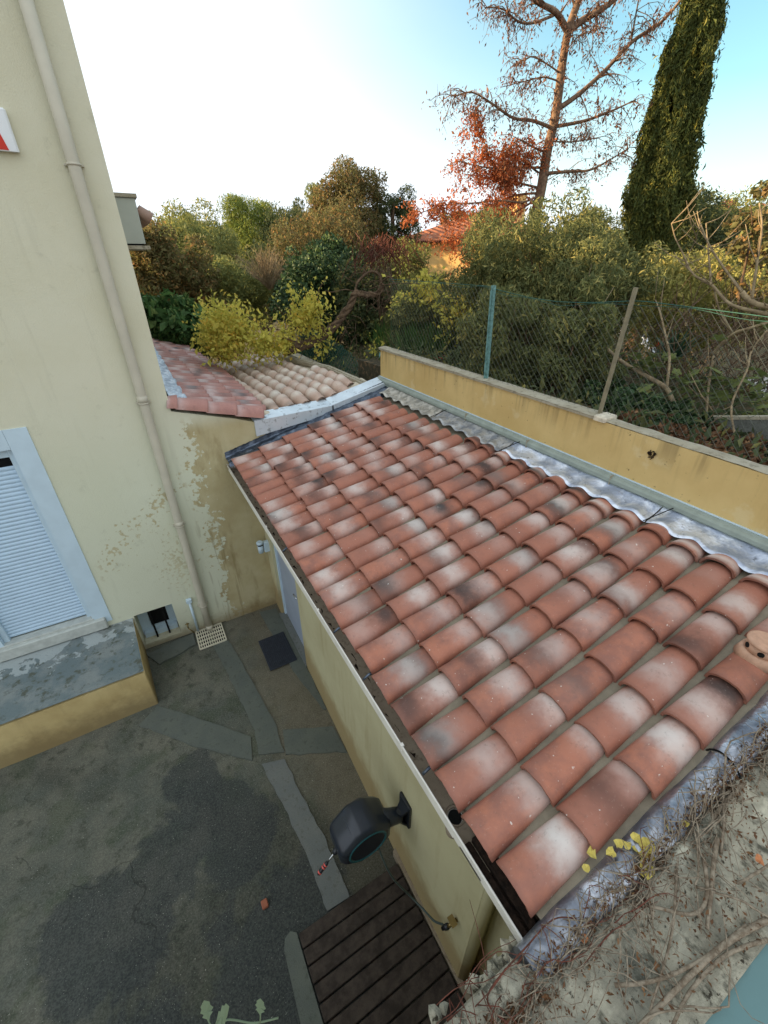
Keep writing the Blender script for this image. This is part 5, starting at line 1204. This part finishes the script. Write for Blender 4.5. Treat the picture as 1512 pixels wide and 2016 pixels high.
SS = [
 ('leafy_shrub', 'large leaved green shrub just behind the rose tiled roof', (350, 650), 10.6, (.95, .8, .62), 40, 5200, .15, 'broad', 1.8),
 ('leafy_shrub', 'brownish green shrub hugging the house wall under the grey box', (325, 545), 12.8, (1.0, .9, .95), 50, 11000, .12, 'mixred', 2.4),
 ('leafy_shrub', 'olive shrub in the gap between the brownish and yellow shrubs', (440, 590), 13.5, (1.3, .9, .8), 44, 9000, .12, 'olive', 3.),
 ('leafy_shrub', 'deep green shrub in the middle of the left garden', (520, 560), 15, (1.8, 1.2, .9), 50, 12000, .13, 'darkleaf', 3.),
 ('leafy_shrub', 'wide ivy covered thicket behind the twisted vine', (640, 580), 11.5, (1.3, .9, 1.0), 54, 14000, .09, 'ivy', 1.4),
 ('leafy_shrub', 'dark foliage to the right of the twisted vine above the net', (735, 600), 10.5, (.85, .7, .85), 40, 9000, .09, 'darkleaf', 1.6),
 ('leafy_shrub', 'dark hanging foliage behind the green net', (660, 690), 10.4, (1.4, .6, .55), 44, 11000, .09, 'ivy', 1.5),
 ('leafy_shrub', 'shaded shrub between the reddish tree and the oleanders', (800, 560), 11.5, (.9, .8, .75), 36, 8000, .10, 'olive', 3.),
 ('leafy_shrub', 'yellow green shrub directly below the grey box', (290, 505), 15.5, (1.0, .8, .5), 26, 5000, .12, 'pine', 3.)]
for i, (nm, lab, q, D, r, nc, n, s, lf, asp) in enumerate(SS):
    shrub(nm, lab, 'shrub', W(*q, D), r, int(nc*1.2), int(n*(1.6 if lf != 'broad' else 1)), s*(.72 if lf != 'broad' else 1), lf, asp, None, 0, None, 260+i, .32, 12)
# bare pale shrub
c = W(525, 525, 12.2); bs = thing('bare_shrub', 'bare pale twigged shrub in front of the round pine', 'shrub', (c.x, c.y, c.z-.5)); b = MB()
for k in range(110):
    az = rr.uniform(0, 6.28); el = rr.uniform(.5, 1.5); d = Vector((math.cos(az)*math.cos(el), math.sin(az)*math.cos(el), math.sin(el))); L = rr.uniform(.5, 1.0); s = Vector((c.x, c.y, c.z-.5)); m_ = s+d*L*.5; b.tube([s, m_, s+d*L+Vector((rr.gauss(0, .08), rr.gauss(0, .08), 0))], [.012, .008, .003], 4, caps=False)
    for h in range(3): q = s+d*L*rr.uniform(.4, .9); b.tube([q, q+(d+Vector((rr.gauss(0, .4), rr.gauss(0, .4), 0)))*.25], [.005, .002], 3, caps=False)
b.build('twigs', M['bark_pale'], bs)

# twisted vine trunk with yellow leaves
vt_ = thing('climbing_vine', 'old twisted climbing vine with golden leaves arching over the garden wall', 'vine', W(700, 700, 8.6))
b = MB(); VP = [(562, 690, 8.0), (590, 682, 8.0), (625, 668, 8.1), (655, 645, 8.2), (672, 625, 8.25), (690, 600, 8.3), (700, 578, 8.3), (722, 580, 8.4), (745, 578, 8.4), (752, 560, 8.4)]
Q = bez([W(*p) for p in VP], 8); n_ = len(Q)
for ph, rr0, r_ in ((0, .035, .05), (2.1, .04, .042), (4.2, .035, .04), (1.0, .05, .02), (3.3, .055, .016)):
    b.tube([q+Vector((math.cos(i*.42+ph), math.sin(i*.42+ph)*.6, math.sin(i*.42+ph)))*rr0*(1.1-.5*i/n_) for i, q in enumerate(Q)], [r_*(1.15-.6*i/n_) for i in range(n_)], 8)
b.build('trunk', M['bark'], vt_); b = MB()
for P, r0, r1 in (([(752, 560, 8.4), (745, 540, 8.4), (728, 535, 8.4), (705, 555, 8.35), (698, 580, 8.3)], .022, .02), ([(742, 580, 8.4), (748, 620, 8.5), (757, 660, 8.6), (762, 700, 8.6), (765, 740, 8.6)], .022, .016), ([(748, 560, 8.4), (765, 545, 8.3), (778, 560, 8.2), (790, 590, 8.1)], .016, .006),
                  ([(700, 575, 8.3), (680, 570, 8.3), (655, 575, 8.2), (640, 572, 8.1)], .010, .004), ([(705, 560, 8.3), (680, 545, 8.2), (665, 520, 8.2)], .008, .003), ([(650, 655, 8.2), (610, 640, 8.1), (560, 650, 8.0), (520, 640, 7.9), (480, 620, 7.9)], .016, .005), ([(600, 680, 8.0), (550, 665, 7.9), (500, 680, 7.9)], .02, .008), ([(640, 660, 8.1), (630, 620, 8.0), (625, 580, 8.0), (640, 550, 8.0)], .012, .004), ([(725, 570, 8.3), (760, 560, 8.1), (830, 560, 7.7), (900, 590, 7.3)], .008, .004)):
    Q2 = bez([W(*p) for p in P], 6); b.tube(Q2, [r0+(r1-r0)*i/(len(Q2)-1) for i in range(len(Q2))], 7)
for k in range(230):
    px, py = rr.choice([(rr.uniform(410, 640), rr.uniform(610, 690)), (rr.gauss(750, 22), rr.gauss(560, 24)), (rr.gauss(765, 15), rr.gauss(590, 28)), (rr.uniform(560, 700), rr.uniform(620, 700))]); q = W(px, py, rr.uniform(8.0, 8.8)); a1 = rr.uniform(0, 6.28)
    d = Vector((math.cos(a1)*.7, math.sin(a1)*.7, rr.gauss(0, .6))).normalized(); L = rr.uniform(.15, .4); b.tube([q, q+d*L*.5+Vector((0, 0, .05)), q+d*L-Vector((0, 0, .05))], [.006, .005, .002], 4, caps=False)
b.build('stems', M['bark'], vt_)['kind'] = 'stuff'
def along(n, boxes, seed):
    g = np.random.default_rng(seed); out = []
    for (x0, x1, y0, y1, D0, D1, w) in boxes:
        nc = max(3, int(w*10)); C = [(g.uniform(x0, x1), g.uniform(y0, y1), g.uniform(D0, D1)) for _ in range(nc)]
        for k in range(int(n*w)):
            c = C[g.integers(nc)] if g.random() > .33 else (g.uniform(x0-16, x1+16), g.uniform(y0-14, y1+14), g.uniform(D0, D1)); p = W(c[0], c[1], c[2]); out.append(tuple(p+Vector((g.normal(0, .10), g.normal(0, .10), g.normal(-.03, .11)))))
    return out
cloud('golden_leaves', along(2100, [(412, 470, 605, 680, 7.4, 8.3, 1.2), (440, 520, 640, 690, 7.5, 8.2, .7), (520, 570, 655, 682, 7.7, 8.1, .28), (575, 632, 575, 640, 7.9, 8.1, .38), (625, 650, 640, 690, 8.0, 8.2, .08), (740, 770, 640, 700, 8.2, 8.4, .05), (788, 850, 530, 600, 7.6, 7.9, .22), (870, 925, 595, 645, 7.3, 7.5, .26), (750, 772, 690, 705, 7.7, 7.9, .03)], 7), .07, M['golden'], vt_, 1.8, (0, 0, -1), .3, seed=8)

# red brown vine tangle on the tree
rv = thing('red_creeper', 'dull red brown leafless creeper hanging between the bushy tree and the house', 'creeper', W(735, 540, 9.6)); b = MB()
for k in range(170):
    q = W(rr.gauss(752, 28), rr.gauss(478, 12), rr.uniform(9.2, 10)); L = rr.uniform(.2, .55); dx = Vector((rr.gauss(0, .25), rr.gauss(0, .25), 0)); b.tube([q, q+dx*.4-Vector((0, 0, L*.35)), q+dx-Vector((0, 0, L))], [.008, .006, .003], 4, caps=False)
b.build('stems', M['woodred'], rv)['kind'] = 'stuff'

# neighbour's house
nb = thing('neighbour_house', 'yellow ochre house with a hipped brown tile roof half hidden by rusty foliage', 'house', (17.5, 21.5, 0))
C0 = Vector((W(800, 478, 27).x, W(800, 478, 27).y, 0)); C1 = Vector((W(1060, 480, 25).x, W(1060, 480, 25).y, 0)); dx_ = (C1-C0); LW = dx_.length; dx_.normalize(); dy_ = Vector((-dx_.y, dx_.x, 0)); ze = W(810, 478, 27).z
def quad(P): return [Vector(p) for p in P]
A, B_, C_, D_ = C0, C0+dx_*LW, C0+dx_*LW+dy_*8, C0+dy_*8
b = MB(); b.prism([(p.x, p.y) for p in (A, B_, C_, D_)], -.5, ze-.02); b.build('wall', M['nwall'], nb)
t = NT('house_tiles'); ux = t.noise(3, 4); wv = t.n('ShaderNodeTexWave', wave_type='BANDS'); wv.inputs['Scale'].default_value = 1.1; wv.inputs['Distortion'].default_value = .6; t.lk(t.co(), wv.inputs[0])
nn = t.mix(t.ramp(ux, .4, .6), srgb(158, 98, 70), srgb(128, 82, 64)); nn = t.mix(t.ramp(t.noise(6, 3), .55, .7), nn, srgb(190, 140, 110)); t.bump(wv.outputs['Fac'], .8, .08); mt_r = t.fin(nn, .85)
e = .45; A2_, B2_, C2_, D2_ = A-dx_*e-dy_*e, B_+dx_*e-dy_*e, C_+dx_*e+dy_*e, D_-dx_*e+dy_*e; rz = ze+1.75; R1 = (A2_+D2_)/2+dx_*4.2; R2 = (B2_+C2_)/2-dx_*4.2
def z_(p, z): return Vector((p.x, p.y, z))
b = MB(); v = [z_(A2_, ze), z_(B2_, ze), z_(C2_, ze), z_(D2_, ze), z_(R1, rz), z_(R2, rz)]; b.add(v, [(0, 1, 5, 4), (1, 2, 5), (2, 3, 4, 5), (3, 0, 4), (3, 2, 1, 0)])
rf = b.build('roof', mt_r, nb)
b = MB()      # rows of tile barrels on the two faces seen
def barrels(p0, p1, q0, q1, n):
    for i in range(n):
        f = (i+.5)/n; a = p0.lerp(p1, f); k = 1.
        b.tube([a+Vector((0, 0, .02)), a.lerp(q0.lerp(q1, f), .98)+Vector((0, 0, .02))], .07, 6, caps=False)
barrels(v[0], v[1], v[4], v[5], 60); barrels(v[3], v[0], v[4]+Vector((-.01, 0, 0)), v[4], 36); b.build('tile_rows', mt_r, rf)
b = MB(); b.tube([v[4]+Vector((0, 0, .05)), v[5]+Vector((0, 0, .05))], .11, 8); b.tube([v[0], v[4]], .09, 8); b.build('ridge', mt_r, rf)
for s in (.8, 3.4, 6.2):
    b = MB(); p = A+dx_*s-dy_*.03; b.extr([z_(p, 2.4), z_(p+dx_*1.1, 2.4), z_(p+dx_*1.1, 3.7), z_(p, 3.7)], dy_*.04); w_ = b.build('window', M['white'], nb)
    b = MB(); b.extr([z_(p+dx_*.1, 2.5), z_(p+dx_*1.0, 2.5), z_(p+dx_*1.0, 3.6), z_(p+dx_*.1, 3.6)], -dy_*.01); b.build('pane', M['glass'], w_)
b = MB(); p = A+dx_*5+dy_*3; b.box(p.x-.3, p.x+.3, p.y-.3, p.y+.3, ze+.5, ze+2.1); b.build('chimney', M['nwall'], nb)

# parked car down the bank
cc = W(1256, 662, 20.5); car = thing('parked_car', 'white hatchback seen from behind through the hedge gap', 'car', (cc.x, cc.y, cc.z-1.0))
fwd_ = Vector((cc.x, cc.y, 0)).normalized(); sd2 = Vector((fwd_.y, -fwd_.x, 0)); base = Vector((cc.x, cc.y, cc.z-1.05))
def cp(s, f, z): return base+sd2*s+fwd_*f+Vector((0, 0, z))
secs = [(0, .30, .72, .72), (.05, .28, .95, .76), (.35, .25, 1.0, .80), (1.2, .22, 1.0, .84), (2.6, .22, .98, .84), (3.4, .24, .86, .80), (3.8, .32, .70, .66)]
b = MB(); vv = []
for f, z0, z1, w in secs: vv += [cp(-w, f, z0), cp(-w*1.02, f, (z0+z1)/2), cp(-w*.97, f, z1), cp(w*.97, f, z1), cp(w*1.02, f, (z0+z1)/2), cp(w, f, z0)]
ff = [(i*6+k, i*6+(k+1) % 6, (i+1)*6+(k+1) % 6, (i+1)*6+k) for i in range(6) for k in range(6)]+[(5, 4, 3, 2, 1, 0), tuple(36+k for k in range(6))]
b.add(vv, ff, True); body = b.build('body', M['carwhite'], car)
b = MB(); secs = [(.10, .98, .70, .98), (.42, .98, .60, 1.46), (1.6, .99, .60, 1.50), (2.6, .97, .66, 1.0)]
rows = [[cp(-.76, .08, .95), cp(.76, .08, .95)], [cp(-.60, .48, 1.42), cp(.60, .48, 1.42)], [cp(-.62, 1.7, 1.47), cp(.62, 1.7, 1.47)], [cp(-.74, 2.7, .97), cp(.74, 2.7, .97)]]
vv = [p for r_ in rows for p in r_]; b.add(vv, [(0, 1, 3, 2), (2, 3, 5, 4), (4, 5, 7, 6), (0, 2, 4, 6), (7, 5, 3, 1)]); b.build('cabin', M['carwhite'], car)
b = MB(); o_ = -fwd_*.012+Vector((0, 0, .01)); b.add([cp(-.66, .13, 1.02)+o_, cp(.66, .13, 1.02)+o_, cp(.54, .42, 1.36)+o_, cp(-.54, .42, 1.36)+o_], [(0, 1, 2, 3)]); b.build('rear_window', M['glass'], car)
for s in (-1, 1):
    b = MB(); b.extr([cp(s*.62, -.015, .70), cp(s*.80, -.015, .70), cp(s*.80, -.015, .92), cp(s*.66, -.015, .92)], fwd_*.06); b.build('tail_light', M['red'], car)
    b = MB(); b.extr([cp(s*.80, .9, 1.03), cp(s*.78, 2.4, 1.03), cp(s*.66, 1.75, 1.36), cp(s*.66, .8, 1.36)], sd2*s*-.02); b.build('side_window', M['glass'], car)
    for f in (.75, 3.0): b = MB(); q = cp(s*.80, f, .31); b.tube([q-sd2*.1, q+sd2*.1], .31, 20); w_ = b.build('wheel', M['black'], car); b = MB(); b.tube([q+sd2*s*.1, q+sd2*s*.106], .19, 16); b.build('rim', M['chrome'], w_)
b = MB(); b.extr([cp(-.25, -.03, .58), cp(.25, -.03, .58), cp(.25, -.03, .70), cp(-.25, -.03, .70)], fwd_*.03); b.build('number_plate', M['signwhite'], car)

# far tree belt closing the horizon
g_ = np.random.default_rng(300); P = []
for k in range(360):
    az = R(g_.uniform(-25, 95)); D = g_.uniform(45, 95); top = 4.5+D*.035*g_.uniform(.2, 1.) if az < R(40) else 4.5+D*(.012+.045*max(0, math.sin((az-R(40))*4))*g_.uniform(.4, 1))
    c = np.array([math.sin(az)*D, math.cos(az)*D, 0]); m_ = 90; q = g_.normal(size=(m_, 3))*np.array([2.2, 2.2, 1.]); q[:, 2] = np.abs(g_.uniform(0, 1, m_))**.6*top; P.append(c+q*np.array([1, 1, 1]))
tag(cloud('distant_woods', np.concatenate(P), .9, M['olive'], None, 1.6, UPV, .3, seed=300), kind='stuff', label='far belt of low trees along the horizon', cat='woods')
for i, (px, D, w, lab) in enumerate(((1460, 38, 3.2, 'warm brown lit treetops on the far right skyline'), (1400, 44, 2.6, 'pale bare treetop on the right skyline beside the cypress'), (900, 48, 2.4, 'far tree behind the neighbour house roof'))):
    tree('far_tree', lab, 'tree', W(px, 462, D), (w, 2, 1.6), 26, 5000, .3, 'rustdull' if i < 2 else 'darkleaf', .15, seed=320+i, cr=.35)
